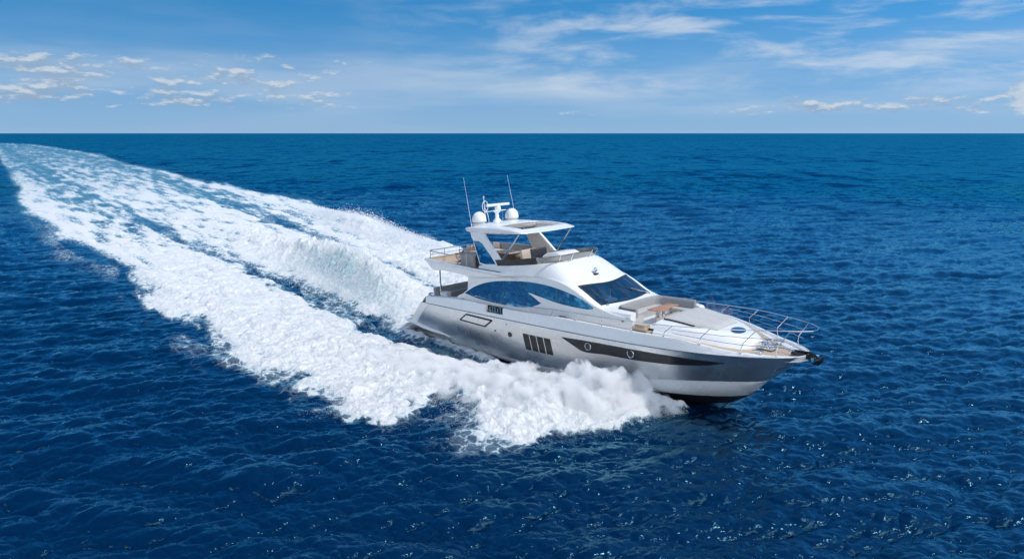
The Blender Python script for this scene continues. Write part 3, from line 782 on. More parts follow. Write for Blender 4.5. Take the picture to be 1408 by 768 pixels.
# decks
mb = MB(); rows = []
for i in range(50):
    x = 8.9 + (23.55 - 8.9) * (1 - (1 - i / 49)**1.4); zt = btop(x) - .13; y = max(ykn(x) - .2, .02)
    rows.append([(x, y * k, zt) for k in lin(-1, 1, 9)])
mb.grid(rows); mb.build('side_deck', M['teak'], Yp)
mb = MB()
mb.grid([[(x, y, 1.86) for y in lin(-2.5, 2.5, 5)] for x in lin(1.7, 9.0, 6)])
mb.build('cockpit_floor', M['teak'], Yp)
# white margin round the bow deck inside the bulwark
for sg in (-1, 1):
    mb = MB(); rows = []
    for i in range(40):
        x = 20.3 + (23.6 - 20.3) * (1 - (1 - i / 39)**1.5); y = max(ykn(x) - .18, .02); wv = (.10 + .42 * sst(20.3, 22.2, x)) * min(1, y / .6)
        rows.append([(x, sg * y, btop(x) - .105), (x, sg * (y - wv), btop(x) - .105), (x, sg * (y - wv - .01), btop(x) - .14)])
    mb.grid(rows); mb.build('deck_margin', M['gelcoat'], Yp)

# swim platform and the side sponsons
mb = MB()
mb.box((.38, 0, .62), (1.5, 4.9, .20), bevel=.07, seg=3)
mb.build('swim_platform', M['gelcoat'], Yp)
mb = MB(); mb.box((.25, 0, .732), (1.1, 4.3, .02)); mb.build('platform_teak', M['orangewood'], Yp)
for sg in (-1, 1):
    mb = MB(); rows = []
    for i in range(26):
        x = -.35 + 5.0 * i / 25; k = max(1 - sst(1.6, 4.65, x), 0.0); yb = hull_y(max(x, .8), .4) - .1
        zc = .66 - .115 * x * (x > 0) - (0 if x > 0 else 0); hw = .16 * (.35 + .65 * k); wv = .03 + .30 * k * min(1, (x + .42) / .5)
        rows.append([(x, sg * (yb - .15), zc + hw * .5), (x, sg * (yb + wv * .75), zc + hw * .5), (x, sg * (yb + wv), zc + hw * .1), (x, sg * (yb + wv * .95), zc - hw * .6), (x, sg * (yb - .15), zc - hw * .9)])
    mb.grid(rows, closev=True); mb.add(rows[0], [tuple(range(5))]); mb.add(rows[-1], [tuple(range(5))])
    mb.build('sponson', M['gelcoat'], Yp)

# hull windows, vents, portholes, side hatch
def ribbon(x0, x1, zt, zb, yf, off=.012, n=40, rows_=4, thick=.02, xs=None):
    P = []
    for x in (xs or lin(x0, x1, n)):
        a, b_ = zt(x), zb(x); P.append([(x, -(yf(x, b_ + (a - b_) * k / rows_) + off), b_ + (a - b_) * k / rows_) for k in range(rows_ + 1)])
    return P
def mirrored(P): return [[(q[0], -q[1], q[2]) for q in r] for r in P]
wt = spl([13.14, 14.4, 16.5, 18.4, 20.0, 21.2], [1.655, 1.70, 1.72, 1.70, 1.66, 1.62])
wbm = spl([13.14, 14.25, 15.7, 17.7, 19.4, 20.5, 21.2], [1.64, 1.17, 1.20, 1.22, 1.30, 1.44, 1.60])
def wbf(x): return 1.64 + (1.17 - 1.64) * (x - 13.14) / 1.11 if x < 14.25 else wbm(x)
for sg in (-1, 1):
    P = ribbon(13.16, 21.18, wt, wbf, hull_y, .012, 90, 6)
    P = P if sg < 0 else mirrored(P)
    mb = MB(); mb.shell(P, (0, -sg * .03, 0)); hw_ = mb.build('hull_window', M['hullglass'], Yp, angle=50)
    for px0 in (14.75, 17.1):
        zc = (wt(px0) + wbf(px0)) / 2 + .03; y = hull_y(px0, zc) + .02
        Mr = Matrix.Rotation(R(90), 3, 'X')
        mb = MB(); mb.tube([(px0 + .17 * math.cos(a), sg * y, zc + .17 * math.sin(a)) for a in lin(0, 2 * math.pi, 25)[:-1]], .02, 8, closed=True)
        ph = mb.build('porthole', M['steel'], hw_)
        mb = MB(); mb.lathe([(.0, 0), (.165, 0), (.165, .012), (0, .012)], (px0, sg * y, zc), 24, Mr); mb.build('porthole_glass', M['dark'], ph)
    for d_ in (16.15, 19.0):
        mb = MB(); mb.box((d_, sg * (hull_y(d_, 1.45) + .016), (wt(d_) + wbf(d_)) / 2), (.022, .01, (wt(d_) - wbf(d_)) * .96)); mb.build('window_mullion', M['dark'], hw_)
    # four tall panes
    for k in range(4):
        xa = 10.47 + k * .487; P = []
        for f in lin(0, 1, 6):
            z = 1.42 + (.57 - 1.42) * f; sh = .10 * f
            P.append([(xa + sh + (.42) * j / 4, sg * (hull_y(xa + sh, z) + .012), z) for j in range(5)])
        mb = MB(); mb.shell(P, (0, -sg * .03, 0)); mb.build('hull_window', M['hullglass'], Yp, angle=50)
    for k in range(1, 4):
        mb = MB(); xa = 10.47 + k * .487 - .034
        mb.prism([(xa - .02, sg * (hull_y(xa, 1.42) + .014), 1.44), (xa + .02, sg * (hull_y(xa, 1.42) + .014), 1.44), (xa + .12, sg * (hull_y(xa, .57) + .014), .55), (xa + .08, sg * (hull_y(xa, .57) + .014), .55)], (0, -sg * .03, 0)); mb.build('window_divider', M['steel'], Yp)
    # round exhaust ports
    for (ex, ez, er) in ((9.5, 1.2, .135), (8.35, 1.22, .045), (9.3, 1.72, .03)):
        mb = MB(); mb.lathe([(0, 0), (er, 0), (er, .03), (0, .03)], (ex, sg * (hull_y(ex, ez) + .0), ez), 18, Matrix.Rotation(R(90 if sg < 0 else -90), 3, 'X')); mb.build('drain_port', M['dark'], Yp)
    # parallelogram side hatch with a dark rim
    pts = [(5.46, 1.42), (6.02, 1.80), (8.16, 1.75), (7.56, 1.34)]
    outer = [Vector((x, sg * (hull_y(x, z) + .016), z)) for x, z in pts]
    c_ = sum(outer, Vector()) / 4
    mb = MB()
    for i in range(4): mb.tube([outer[i], outer[(i + 1) % 4]], .045, 6)
    fr_ = mb.build('side_hatch', M['dark'], Yp)
    mb = MB(); mb.prism([c_ + (q - c_) * .93 + Vector((0, sg * .012, 0)) for q in outer], (0, -sg * .03, 0)); mb.build('hatch_panel', M['silver'], fr_)

# ------------------------------------------------------------------ deckhouse
zarch = spl([5.6, 8.95, 10, 11, 12, 13, 13.9, 14.54, 15.2, 16, 16.75], [4.15, 4.22, 4.26, 4.31, 4.27, 4.04, 3.64, 3.30, 3.08, 2.92, 2.84])
def house_y(x, z):
    base = ip(x, [4.5, 13, 15, 16.75], [2.42, 2.40, 2.33, 2.22])
    return base - .10 * min(max((z - 2.4) / 1.8, 0), 1)**1.3 - .05 * sst(13, 16.75, x) * (z > 2.4)
def htop(x):
    if x < 5.0: return 2.48 + (2.72 - 2.48) * (x - 4.6) / .4
    if x < 5.72: return 2.72 + .38 * ((x - 5.0) / .72)**1.3
    if x < 6.6: return 3.1 + 1.05 * ((x - 5.72) / .05 if x < 5.77 else 1)
    return zarch(x)
hxs = lin(4.6, 5.7, 12) + [5.72, 5.77] + lin(5.9, 16.75, 70)
for sg in (-1, 1):
    P = ribbon(0, 0, htop, lambda x: btop(max(x, 5.9)) - .16 if x > 6 else 2.3, house_y, 0, xs=hxs, rows_=8)
    P = P if sg < 0 else mirrored(P)
    mb = MB(); mb.shell(P, (0, -sg * .12, 0)); mb.build('house_side', M['gelcoat'], Yp, angle=40)
    # long curved saloon window
    wtop = spl([5.5, 6.2, 6.9, 7.9, 8.9, 10.5, 12.0, 13.4, 14.1, 14.62], [2.90, 3.28, 3.55, 3.78, 3.90, 4.00, 3.92, 3.66, 3.43, 3.17])
    wlow = spl([5.5, 6.6, 7.5, 8.4, 9.3, 9.9, 10.4, 10.85, 11.15], [2.87, 2.70, 2.63, 2.60, 2.60, 2.63, 2.70, 2.82, 2.95])
    wup = spl([10.45, 11.3, 12.4, 13.4, 14.1, 14.4, 14.62], [3.46, 3.32, 3.16, 3.08, 3.06, 3.07, 3.13])
    # lower-front lobe ends at a point; the upper lobe runs on forward above a white blade
    def low_edge(x): return wlow(x)
    mbp = []
    mbp.append(ribbon(5.5, 10.45, wtop, wlow, house_y, .014, 60, 8))
    tip = spl([10.45, 10.8, 11.1, 11.32], [3.42, 3.26, 3.10, 3.0])
    mbp.append(ribbon(10.45, 11.32, tip, lambda x: ip(x, [10.45, 10.85, 11.15, 11.32], [2.70, 2.80, 2.92, 2.99]), house_y, .014, 14, 5))
    mbp.append(ribbon(10.45, 14.62, wtop, wup, house_y, .014, 50, 6))
    mb = MB()
    for P in mbp:
        P = P if sg < 0 else mirrored(P); mb.shell(P, (0, -sg * .02, 0))
    win = mb.build('saloon_window', M['blueglass'], Yp, angle=60)
    for d_ in (8.62, 10.15):
        mb = MB(); mb.tube([(d_, sg * (house_y(d_, z) + .016), z) for z in lin((wlow(d_)) + .02, wtop(d_) - .02, 8)], .013, 5); mb.build('window_mullion', M['seam'], win)
    for d_ in (12.42, 12.98):
        mb = MB(); mb.tube([(d_ + .0, sg * (house_y(d_, z) + .016), z) for z in lin(wup(d_) + .02, wtop(d_) - .02, 8)], .022, 5); mb.build('window_mullion', M['seam'], win)
    # grab rail along the saloon window sill and its little rail forward
    mb = MB()
    mb.tube([(x, sg * (house_y(x, z) + .06), z) for x, z in ((6.35, 2.80), (6.45, 2.84), (8.0, 2.73), (8.1, 2.69))], .022, 6)
    mb.build('grab_rail', M['steel'], Yp)

# roof: brow running down to the windscreen, then the shelf below it
def zc_roof(x): return spl([10.6, 11.9, 12.5, 13.2, 13.85, 15.15, 15.45, 16.75], [5.02, 5.02, 4.74, 4.34, 3.98, 3.24, 3.16, 3.0])(x)
ROOF_ZC = spl([10.6, 11.9, 12.5, 13.2, 13.85, 15.15, 15.45, 16.75], [5.02, 5.02, 4.74, 4.34, 3.98, 3.24, 3.16, 3.0])
def roof_z(x, y):
    ye = house_y(x, zarch(x)); f = min(abs(y) / ye, 1); p = ip(x, [11, 12.3, 13.6, 15.2], [7, 6, 3.2, 3.2])
    return zarch(x) + .015 + (ROOF_ZC(x) - zarch(x)) * (1 - f**p)
def xtop(y): return 13.86 - .105 * y * y
def xbot(y): return 15.16 - .085 * y * y
YW = 1.98
def yrow(x, n=31): 
    ye = house_y(x, zarch(x)); return [ye * math.copysign(abs(k)**.8, k) for k in lin(-1, 1, n)]
mb = MB()
fy = [math.copysign(abs(k)**.75, k) for k in lin(-1, 1, 41)]
rows = []
for i in range(22):
    f = i / 21; row = []
    for k in fy:
        x_e = 10.7 + f * (xtop(YW * min(abs(k) * 1.1, 1)) - 10.7)
        y = k * house_y(x_e, zarch(x_e)); row.append((x_e, y, roof_z(x_e, y)))
    rows.append(row)
mb.grid(rows)
for sg in (-1, 1):     # corner posts beside the glass
    rows = []
    for i in range(16):
        f = i / 15; x = xtop(YW) + f * (xbot(YW) - xtop(YW)); ye = house_y(x, zarch(x))
        rows.append([(x, sg * (YW + (ye - YW) * j / 4), roof_z(x, YW + (ye - YW) * j / 4)) for j in range(5)])
    mb.grid(rows)
rows = []
for i in range(10):
    f = i / 9; row = []
    for k in fy:
        x0 = xbot(YW * min(abs(k) * 1.1, 1)); x = x0 + f * (15.55 + 1.2 * max(abs(k) - .72, 0) / .28 - x0)
        y = k * house_y(x, zarch(x)); row.append((x, y, roof_z(x, y)))
    rows.append(row)
mb.grid(rows)
mb.build('house_roof', M['gelcoat'], Yp, angle=40)
# the sunlit rounded edge along the arch
for sg in (-1, 1):
    mb = MB(); xs_ = lin(11.3, 16.3, 50)
    mb.tube([(x, sg * (house_y(x, zarch(x)) - .03), zarch(x) + .0) for x in xs_], [.055 * min(1, (i + .3) / 6) for i in range(50)], 8)
    mb.build('arch_moulding', M['gelcoat'], Yp)

# windscreen
def wsP(f0, f1, y0, y1, off, n=24, m_=12):
    P = []
    for y in lin(y0, y1, n):
        xa, xb = xtop(y), xbot(y); P.append([(xa + (xb - xa) * (f0 + (f1 - f0) * k / m_), y, roof_z(xa + (xb - xa) * (f0 + (f1 - f0) * k / m_), y) + off) for k in range(m_ + 1)])
    return P
mb = MB(); mb.grid(wsP(0.0, 1.0, -YW, YW, .012, 40)); ws = mb.build('windscreen', M['windscreen'], Yp, angle=60)
mb = MB()
mb.grid(wsP(-.03, .055, -YW, YW, .018, 40, 3)); mb.grid(wsP(.955, 1.015, -YW, YW, .018, 40, 3))
for y in (-YW, YW - .07): mb.grid(wsP(0, 1, y, y + .07, .018, 3))
mb.grid(wsP(0, 1, -.045, .045, .018, 3))
for sg in (-1, 1): mb.grid(wsP(0, 1, sg * 1.58 - .045, sg * 1.58 + .045, .018, 3))
mb.build('windscreen_frame', M['dark'], ws)
mb = MB(); mb.box((14.0, 0, 2.62), (2.4, 4.0, .06)); mb.box((14.55, 0, 2.92), (1.0, 3.9, .08), bevel=.03)
mb.build('dashboard', M['darkgrey'], Yp)
for yy in (-.95, .35):
    mb = MB(); mb.box((13.55, yy, 2.95), (.5, .85, .18), bevel=.06); mb.box((13.3, yy, 3.25), (.16, .85, .55), rot=Matrix.Rotation(R(-8), 3, 'Y'), bevel=.06)
    mb.build('helm_seat', M['gelcoat'], Yp)
mb = MB(); mb.grid([[(11.5, y, z) for y in lin(-2.1, 2.1, 4)] for z in lin(2.4, 4.2, 3)]); mb.build('saloon_bulkhead', M['darkgrey'], Yp)
for (a, b_) in (((15.02, -1.72), (14.35, -.55)), ((15.02, 1.72), (14.55, .85))):
    mb = MB(); z0 = roof_z(*a) + .03
    mb.lathe([(0, 0), (.05, 0), (.05, .07), (0, .07)], (a[0], a[1], z0 - .02), 12)
    pts = [(a[0] + (b_[0] - a[0]) * f, a[1] + (b_[1] - a[1]) * f, roof_z(a[0] + (b_[0] - a[0]) * f, a[1] + (b_[1] - a[1]) * f) + .07) for f in lin(0, 1, 8)]
    mb.tube(pts, .022, 6); wp = mb.build('wiper', M['steel'], Yp)
    e = Vector(pts[-1]); mb = MB(); mb.tube([(e.x - .28, e.y - .42 * (1 if a[1] < 0 else -1) * -1, roof_z(e.x - .28, e.y) + .03), (e.x + .30, e.y - .30 * (1 if a[1] > 0 else -1) * -1, roof_z(e.x + .3, e.y) + .03)], .018, 6)
    mb.build('wiper_blade', M['dark'], wp)
# searchlight on the brow
mb = MB(); zz_ = roof_z(13.2, -.25)
mb.box((13.2, -.28, zz_ + .03), (.16, .30, .07), bevel=.02); sl = mb.build('searchlight', M['dark'], Yp)
mb = MB(); mb.lathe([(.04, 0), (.04, .06), (.10, .09), (.115, .15), (.10, .22), (.05, .26), (0, .27)], (13.12, -.22, zz_ + .06), 16); mb.build('lamp_housing', M['steel'], sl)

# ------------------------------------------------------------------ flybridge
# wing / overhang body: outer side profile swept along each side, with floor
wtopz = spl([2.06, 4.6, 6.5, 8.9, 10.2, 11.3], [4.63, 4.52, 4.42, 4.33, 4.29, 4.31])
wbotz = spl([2.06, 2.56, 3.7, 5.1, 6.1, 7.6, 9.5, 11.3], [4.50, 4.07, 4.02, 3.96, 3.88, 3.98, 4.13, 4.24])
wyo = spl([2.06, 5, 7, 9, 10.4, 11.3], [2.52, 2.60, 2.60, 2.50, 2.40, 2.28])
def wing_rows(sg):
    rows = []
    for x in [2.06, 2.1, 2.2, 2.35, 2.56] + lin(2.8, 11.3, 50):
        y = wyo(x); a, b_ = wtopz(x), wbotz(x)
        rows.append([(x, sg * (y - .14), a - .02), (x, sg * (y - .10), a), (x, sg * (y - .02), a - .01), (x, sg * y, a - .05), (x, sg * (y - .015), (a + b_) / 2), (x, sg * (y - .07), b_ + .03), (x, sg * (y - .14), b_)])
    return rows
mb = MB()
for sg in (-1, 1):
    rows = wing_rows(sg); mb.grid(rows)
xs_ = [2.06, 2.1, 2.2, 2.35, 2.56] + lin(2.8, 11.3, 50)
mb.grid([[(x, k * (wyo(x) - .14), wbotz(x)) for k in lin(-1, 1, 5)] for x in xs_])          # underside
mb.grid([[(x, k * (wyo(x) - .14), wtopz(x) - .02 if x < 2.3 else 4.28) for k in lin(-1, 1, 5)] for x in [2.06, 2.2, 2.32] + lin(2.5, 11.3, 30)], 1)   # floor
mb.grid([[(2.06, k * wyo(2.06), z) for k in lin(-1, 1, 5)] for z in (4.5, 4.63)])
mb.build('flybridge_deck', [M['gelcoat'], M['teak']], Yp, angle=40)
# forward coaming, path round the front
def path_round():
    side = [(6.75, 2.34, 4.56), (7.6, 2.31, 4.62), (8.6, 2.29, 4.69), (9.6, 2.25, 4.78), (10.5, 2.16, 4.88), (11.1, 2.0, 4.95), (11.55, 1.66, 4.99), (11.83, 1.2, 5.03), (11.97, .62, 5.06)]
    sx_ = spl(range(9), [p[0] for p in side]); sy_ = spl(range(9), [p[1] for p in side]); sz_ = spl(range(9), [p[2] for p in side])
    half = [(sx_(t), sy_(t), sz_(t)) for t in lin(0, 8, 41)]
    st = [(x, -y, z) for x, y, z in half]
    return st + [(12.0, 0, 5.07)] + half[::-1]
PATH = path_round()
def outward(i):
    a = Vector(PATH[max(i - 1, 0)]); b_ = Vector(PATH[min(i + 1, len(PATH) - 1)]); t = (b_ - a); t.z = 0; t.normalize(); return Vector((t.y, -t.x, 0))
mb = MB(); rows = []
for i, q in enumerate(PATH):
    q = Vector(q); o_ = outward(i); side_ = sst(11.6, 10.6, q.x)
    zb = 4.30 * side_ + (q.z - .42) * (1 - side_); flare = (.20 * side_ + .22 * (1 - side_))
    rows.append([tuple(Vector((q.x, q.y, zb)) + o_ * flare), tuple(Vector((q.x, q.y, q.z * .5 + zb * .5)) + o_ * (flare * .45)), tuple(q + o_ * .04 - Vector((0, 0, .05))), tuple(q + o_ * .01), tuple(q - o_ * .10), tuple(q - o_ * .13 - Vector((0, 0, .04))), tuple(Vector((q.x, q.y, 4.27)) - o_ * .15)])
mb.grid(rows); mb.build('flybridge_coaming', M['gelcoat'], Yp, angle=45)
# dark seam between coaming and wing
for sg in (-1, 1):
    mb = MB(); mb.tube([(x, sg * (wyo(x) - .085 + .0), wtopz(x) + .012) for x in lin(6.2, 11.2, 24)], .022, 5); mb.build('panel_seam', M['seam'], Yp)
    mb = MB(); mb.tube([(x, sg * (wyo(x) + .004), wtopz(x) - .10 - .02 * (x - 5)) for x in lin(4.9, 9.8, 24)], .012, 5); mb.build('panel_seam', M['gelgrey'], Yp)
# smoked screen round the front
mb = MB(); rows = []; i0, i1 = 15, len(PATH) - 16
for i in range(i0, i1 + 1):
    q = Vector(PATH[i]); o_ = outward(i); f = min((i - i0), (i1 - i)) / 14.0; hgt = .34 * min(1, .9 + f * .2) 
    rows.append([tuple(q + o_ * (.03 + .17 * k / 4) + Vector((0, 0, .012 + hgt * k / 4))) for k in range(5)])
mb.shell(rows, (0, 0, .018)); scr = mb.build('wind_screen', M['screen'], Yp, angle=60)
mb = MB(); rows2 = []
for i in range(i0 - 7, i0 + 9):
    q = Vector(PATH[i]); o_ = outward(i); rows2.append([tuple(q + o_ * (.045 + .17 * k / 3) + Vector((0, 0, .0 + .33 * k / 3))) for k in range(4)])
for sg in (-1, 1):
    mb = MB(); P = rows2 if sg < 0 else mirrored(rows2); mb.shell(P, (0, 0, .012)); mb.build('side_screen', M['hullglass'], Yp, angle=60)
for i in (24, 33, len(PATH) - 34, len(PATH) - 25, 39, len(PATH) - 40):
    mb = MB(); q = Vector(PATH[i]); o_ = outward(i); mb.tube([tuple(q + o_ * .02), tuple(q + o_ * .24 + Vector((0, 0, .37)))], .024, 6); mb.build('screen_stanchion', M['steel'], scr)

# hardtop on two fins and two poles
HT = [(5.0, 0), (5.02, 1.2), (5.12, 1.85), (5.5, 2.1), (6.2, 2.16), (8.0, 2.17), (9.4, 2.17), (9.85, 2.12), (10.0, 1.95), (10.06, 1.2), (10.1, 0)]
def ht_outline(n=84):
    half = HT; pts = [(x, -y) for x, y in half] + [(x, y) for x, y in half[::-1][1:-1]]
    P = np.array(pts + [pts[0]], float); d = np.r_[0, np.cumsum(np.hypot(*np.diff(P, axis=0).T))]
    t = np.linspace(0, d[-1], n, endpoint=False); return [(float(np.interp(a, d, P[:, 0])), float(np.interp(a, d, P[:, 1]))) for a in t]
def ht_z(x): return ip(x, [5.0, 6.0, 8.0, 9.2, 10.1], [6.52, 6.64, 6.66, 6.60, 6.46])
def ht_b(x): return ip(x, [5.0, 5.6, 8, 10.1], [6.46, 6.28, 6.28, 6.38])
OP = (7.35, 9.45, 1.62)    # sunroof opening
def opening(n=84):
    x0, x1, yo = OP; cx, cy = (x0 + x1) / 2, 0; res = []
    for (x, y) in ht_outline(n):
        res.append((min(max(x, x0), x1), min(max(y, -yo), yo)))
    return res
mb = MB(); ol = ht_outline(); op = opening(); n = len(ol); rings = []
def shrink(p, k): return (7.6 + (p[0] - 7.6) * k, p[1] * k)
seq = []
for k, f in ((1.0, .0),): pass
lay = []
for (p, o_) in zip(ol, op):
    a, zt_, zb_ = p, ht_z(p[0]), ht_b(p[0]); b1, b2, b3 = shrink(p, .992), shrink(p, .965), shrink(p, .90)
    h_ = zt_ - zb_
    lay.append([(o_[0], o_[1], ht_z(o_[0]) + .03), (o_[0] + (b3[0] - o_[0]) * .5, o_[1] + (b3[1] - o_[1]) * .5, ht_z((o_[0] + b3[0]) / 2) + .055 * (1 - abs(o_[1]) / 4)), (b3[0], b3[1], zt_ + .02), (b2[0], b2[1], zt_ - .01), (b1[0], b1[1], zt_ - .28 * h_), (a[0], a[1], zt_ - .55 * h_), (b1[0], b1[1], zb_ + .2 * h_), (b2[0], b2[1], zb_ + .04), (b3[0], b3[1], zb_), (o_[0], o_[1], zb_ + .02)])
mb.grid(lay, closeu=True, closev=True); ht = mb.build('hardtop', M['gelcoat'], Yp, angle=50)
# sliding roof panel pushed back, and its rails
mb = MB(); P = []
for x in lin(5.85, 7.42, 12):
    zc = 6.79 - .055 * ((x - 6.7) / .8)**2; P.append([(x + .10 * (1 - (y / 1.6)**2) * (x > 6.6), y, zc - .07 * (abs(y) / 1.6)**3) for y in lin(-1.62, 1.62, 17)])
mb.shell(P, (0, 0, -.075)); mb.build('sliding_roof', M['gelcoat'], ht, angle=40)
mb = MB(); mb.grid([[(x, y, ht_z(x) - .14) for y in lin(-1.6, 1.6, 3)] for x in (7.36, 7.5)]); 
for sg in (-1, 1): mb.box((8.4, sg * 1.585, 6.52), (2.1, .05, .04))
mb.box((9.42, 0, 6.50), (.05, 3.2, .1)); mb.box((7.39, 0, 6.50), (.05, 3.2, .16))
mb.build('roof_track', M['cream'], ht)
for sg in (-1, 1):
    # fin: white frame leg with blue glass
    yb, yt = 2.34, 2.12
    def fp(x, z, o_=0): return (x, sg * (yb + (yt - yb) * (z - 4.5) / 1.8 + o_), z)
    out_ = [(5.86, 6.33), (5.98, 6.05), (6.12, 5.90), (6.75, 4.62), (7.3, 4.56), (8.62, 4.70), (8.3, 4.98), (7.52, 5.70), (7.05, 6.12), (6.95, 6.33)]
    mb = MB(); mb.prism([fp(x, z) for x, z in out_], (0, -sg * .16, 0)); fin = mb.build('hardtop_fin', [M['gelcoat']], Yp, angle=25)
    if sg > 0: pass
    gl = [(6.18, 5.86), (6.78, 4.72), (7.2, 4.66), (8.02, 4.72), (7.62, 5.12), (6.88, 5.76), (6.62, 5.86)]
    mb = MB(); mb.prism([fp(x, z, .012) for x, z in gl], (0, -sg * .02, 0)); mb.build('fin_glass', M['finglass'], fin)
    mb = MB(); mb.prism([fp(x, z, -.168) for x, z in [(6.05, 6.28), (6.2, 5.86), (6.8, 4.66), (8.3, 4.72), (7.5, 5.6), (6.9, 6.28)]], (0, -sg * .012, 0)); mb.build('fin_lining', M['cream'], fin)
    mb = MB(); mb.tube([(8.30, sg * 2.24, 4.80), (9.62, sg * 2.08, 6.36)], .042, 8); mb.build('hardtop_pole', M['steel'], Yp)
    mb = MB(); mb.tube([(3.28, sg * 2.36, 2.2), (3.28, sg * 2.36, 4.06)], .045, 8); mb.build('overhang_pole', M['steel'], Yp)

# domes, aerials, radar, mast
for sg in (-1, 1):
    mb = MB(); r_ = .40
    mb.lathe([(.30, 0), (.34, .03), (.36, .06), (r_, .10), (r_ + .005, .22), (r_ - .01, .36), (r_ - .06, .48), (r_ - .14, .58), (r_ - .24, .645), (r_ - .34, .67), (.0, .675)], (5.74, sg * 1.3, 6.72), 28)
    dm = mb.build('satellite_dome', M['gelcoat'], ht, angle=50)
    mb = MB(); mb.lathe([(.402, .085), (.407, .09), (.407, .105), (.402, .11)], (5.74, sg * 1.3, 6.72), 28); mb.build('dome_seam', M['seam'], dm)
    mb = MB(); mb.lathe([(.42, -.10), (.42, .0), (.30, .03), (0, .03)], (5.74, sg * 1.3, 6.72), 20); mb.build('dome_base', M['gelgrey'], dm)
    b0, b1 = Vector((5.62, sg * 1.78, 6.6)), Vector((5.05, sg * 1.72, 9.32))
    mb = MB(); mb.tube([b0 + (b1 - b0) * f for f in (0, .06, .07, .5, 1)], [.028, .028, .013, .010, .006], 6); mb.build('whip_aerial', M['gelcoat'], ht)
mb = MB()
mb.lathe([(.26, -.12), (.24, .0), (.12, .12), (.10, .40), (.22, .52), (.22, .56), (0, .56)], (5.85, 0, 6.80), 18)
mb.box((5.85, 0.12, 7.36), (.30, 1.0, .05), bevel=.02)
mb.lathe([(.17, 0), (.19, .10), (.15, .24), (.06, .27), (0, .27)], (5.88, .05, 7.38), 18)
rp = mb.build('radar_pedestal', M['gelcoat'], ht, angle=45)
mb = MB(); mb.box((5.92, 0.02, 7.70), (.15, 1.78, .15), bevel=.03); mb.build('radar_scanner', M['gelcoat'], rp)
mb = MB()
for d_ in (-.34, .34): mb.tube([(5.6 - .1, -.42 + d_ * .3, 6.75), (5.42, -.45 + d_ * .3, 7.2), (5.30, -.45, 7.55)], .025, 6)
mb.tube([(5.3, -.45, 7.5), (5.26, -.45, 8.12)], .022, 6); mb.lathe([(.03, 0), (.045, .03), (.045, .09), (.02, .12)], (5.26, -.45, 8.08), 10)
mb.tube([(5.36, -.45 + .22 * math.cos(a), 7.62 + .30 * math.sin(a)) for a in lin(0, 2 * math.pi, 21)[:-1]], .022, 6, closed=True)
mb.tube([(5.4, -.45, 7.30), (5.85, -.1, 7.36)], .025, 6)
mb.build('light_mast', M['gelcoat'], ht)
for ax, ay, az_ in ((6.0, .75, 7.36), (5.95, .35, 7.36), (6.1, -.9, 6.95)):
    mb = MB(); mb.tube([(ax, ay, 6.72), (ax, ay, az_)], .014, 5); mb.build('aerial_stub', M['steel'], ht)

# flybridge furniture that is built in
def cushion(name, items, m_, parent=Yp, bev=.05):
    mb = MB()
    for (c_, s_, rz, rx) in items: mb.box(c_, s_, rot=Matrix.Rotation(R(rz), 3, 'Z') @ Matrix.Rotation(R(rx), 3, 'Y'), bevel=bev)
    return mb.build(name, m_, parent)
sofa = cushion('sofa_base', [((5.0, 1.85, 4.46), (4.2, .75, .36), 0, 0), ((3.1, 1.2, 4.46), (.75, 1.6, .36), 0, 0), ((6.9, 1.35, 4.46), (.7, 1.5, .36), 0, 0)], M['brown'], bev=.02)
cushion('sofa_cushion', [((4.0, 1.85, 4.70), (1.5, .75, .14), 0, 0), ((5.75, 1.85, 4.70), (1.8, .75, .14), 0, 0), ((3.1, 1.1, 4.70), (.75, 1.4, .14), 0, 0), ((6.9, 1.35, 4.70), (.7, 1.4, .14), 0, 0)], M['beige'], sofa)
cushion('sofa_back', [((5.5, 2.2, 4.90), (3.6, .16, .5), 0, 0)], M['midgrey'], sofa)
cushion('sofa_backrest', [((3.55, 2.2, 4.92), (.9, .16, .44), 0, 0), ((2.78, 1.3, 4.88), (.16, 1.7, .4), 0, 0)], M['beige'], sofa)
tb = cushion('dining_table', [((6.1, .45, 4.93), (1.5, 1.05, .05), 0, 0)], M['beige'], bev=.02)
mb = MB(); mb.lathe([(.22, 0), (.07, .04), (.07, .66)], (6.1, .45, 4.28), 14); mb.build('pedestal', M['brown'], tb)
st_ = cushion('helm_bench', [((8.1, .55, 4.62), (.62, 1.3, .16), 0, 0), ((7.78, .55, 4.92), (.2, 1.3, .55), 0, -12)], M['beige'])
cushion('bench_base', [((8.1, .55, 4.42), (.55, 1.2, .28), 0, 0)], M['gelcoat'], st_, .02)
hs_ = cushion('helm_chair', [((9.0, .35, 4.70), (.6, 1.15, .18), 0, 0), ((8.72, .35, 5.05), (.2, 1.15, .60), 0, -8)], M['darkgrey'])
cushion('chair_base', [((9.0, .35, 4.45), (.4, .8, .34), 0, 0)], M['gelcoat'], hs_, .03)
mb = MB()
P = []
for y in lin(-.62, .92, 10):
    P.append([(9.85, y, 4.3), (9.85, y, 4.98), (9.95, y, 5.12), (10.25, y, 5.30), (10.85, y, 5.34), (11.25, y, 5.20), (11.45, y, 4.95), (11.5, y, 4.3)])
mb.grid(P); mb.add(P[0], [tuple(range(8))]); mb.add(P[-1], [tuple(range(8))])
con = mb.build('helm_console', M['gelcoat'], Yp, angle=50)
mb = MB(); Mw = Matrix.Rotation(R(-62), 3, 'Y')
mb.tube([Vector((9.72, .42, 5.02)) + Mw @ Vector((.24 * math.cos(a), .24 * math.sin(a), 0)) for a in lin(0, 2 * math.pi, 21)[:-1]], .03, 6, closed=True)
for a in (0, 2.1, 4.2): mb.tube([Vector((9.72, .42, 5.02)), Vector((9.72, .42, 5.02)) + Mw @ Vector((.24 * math.cos(a), .24 * math.sin(a), 0))], .02, 5)
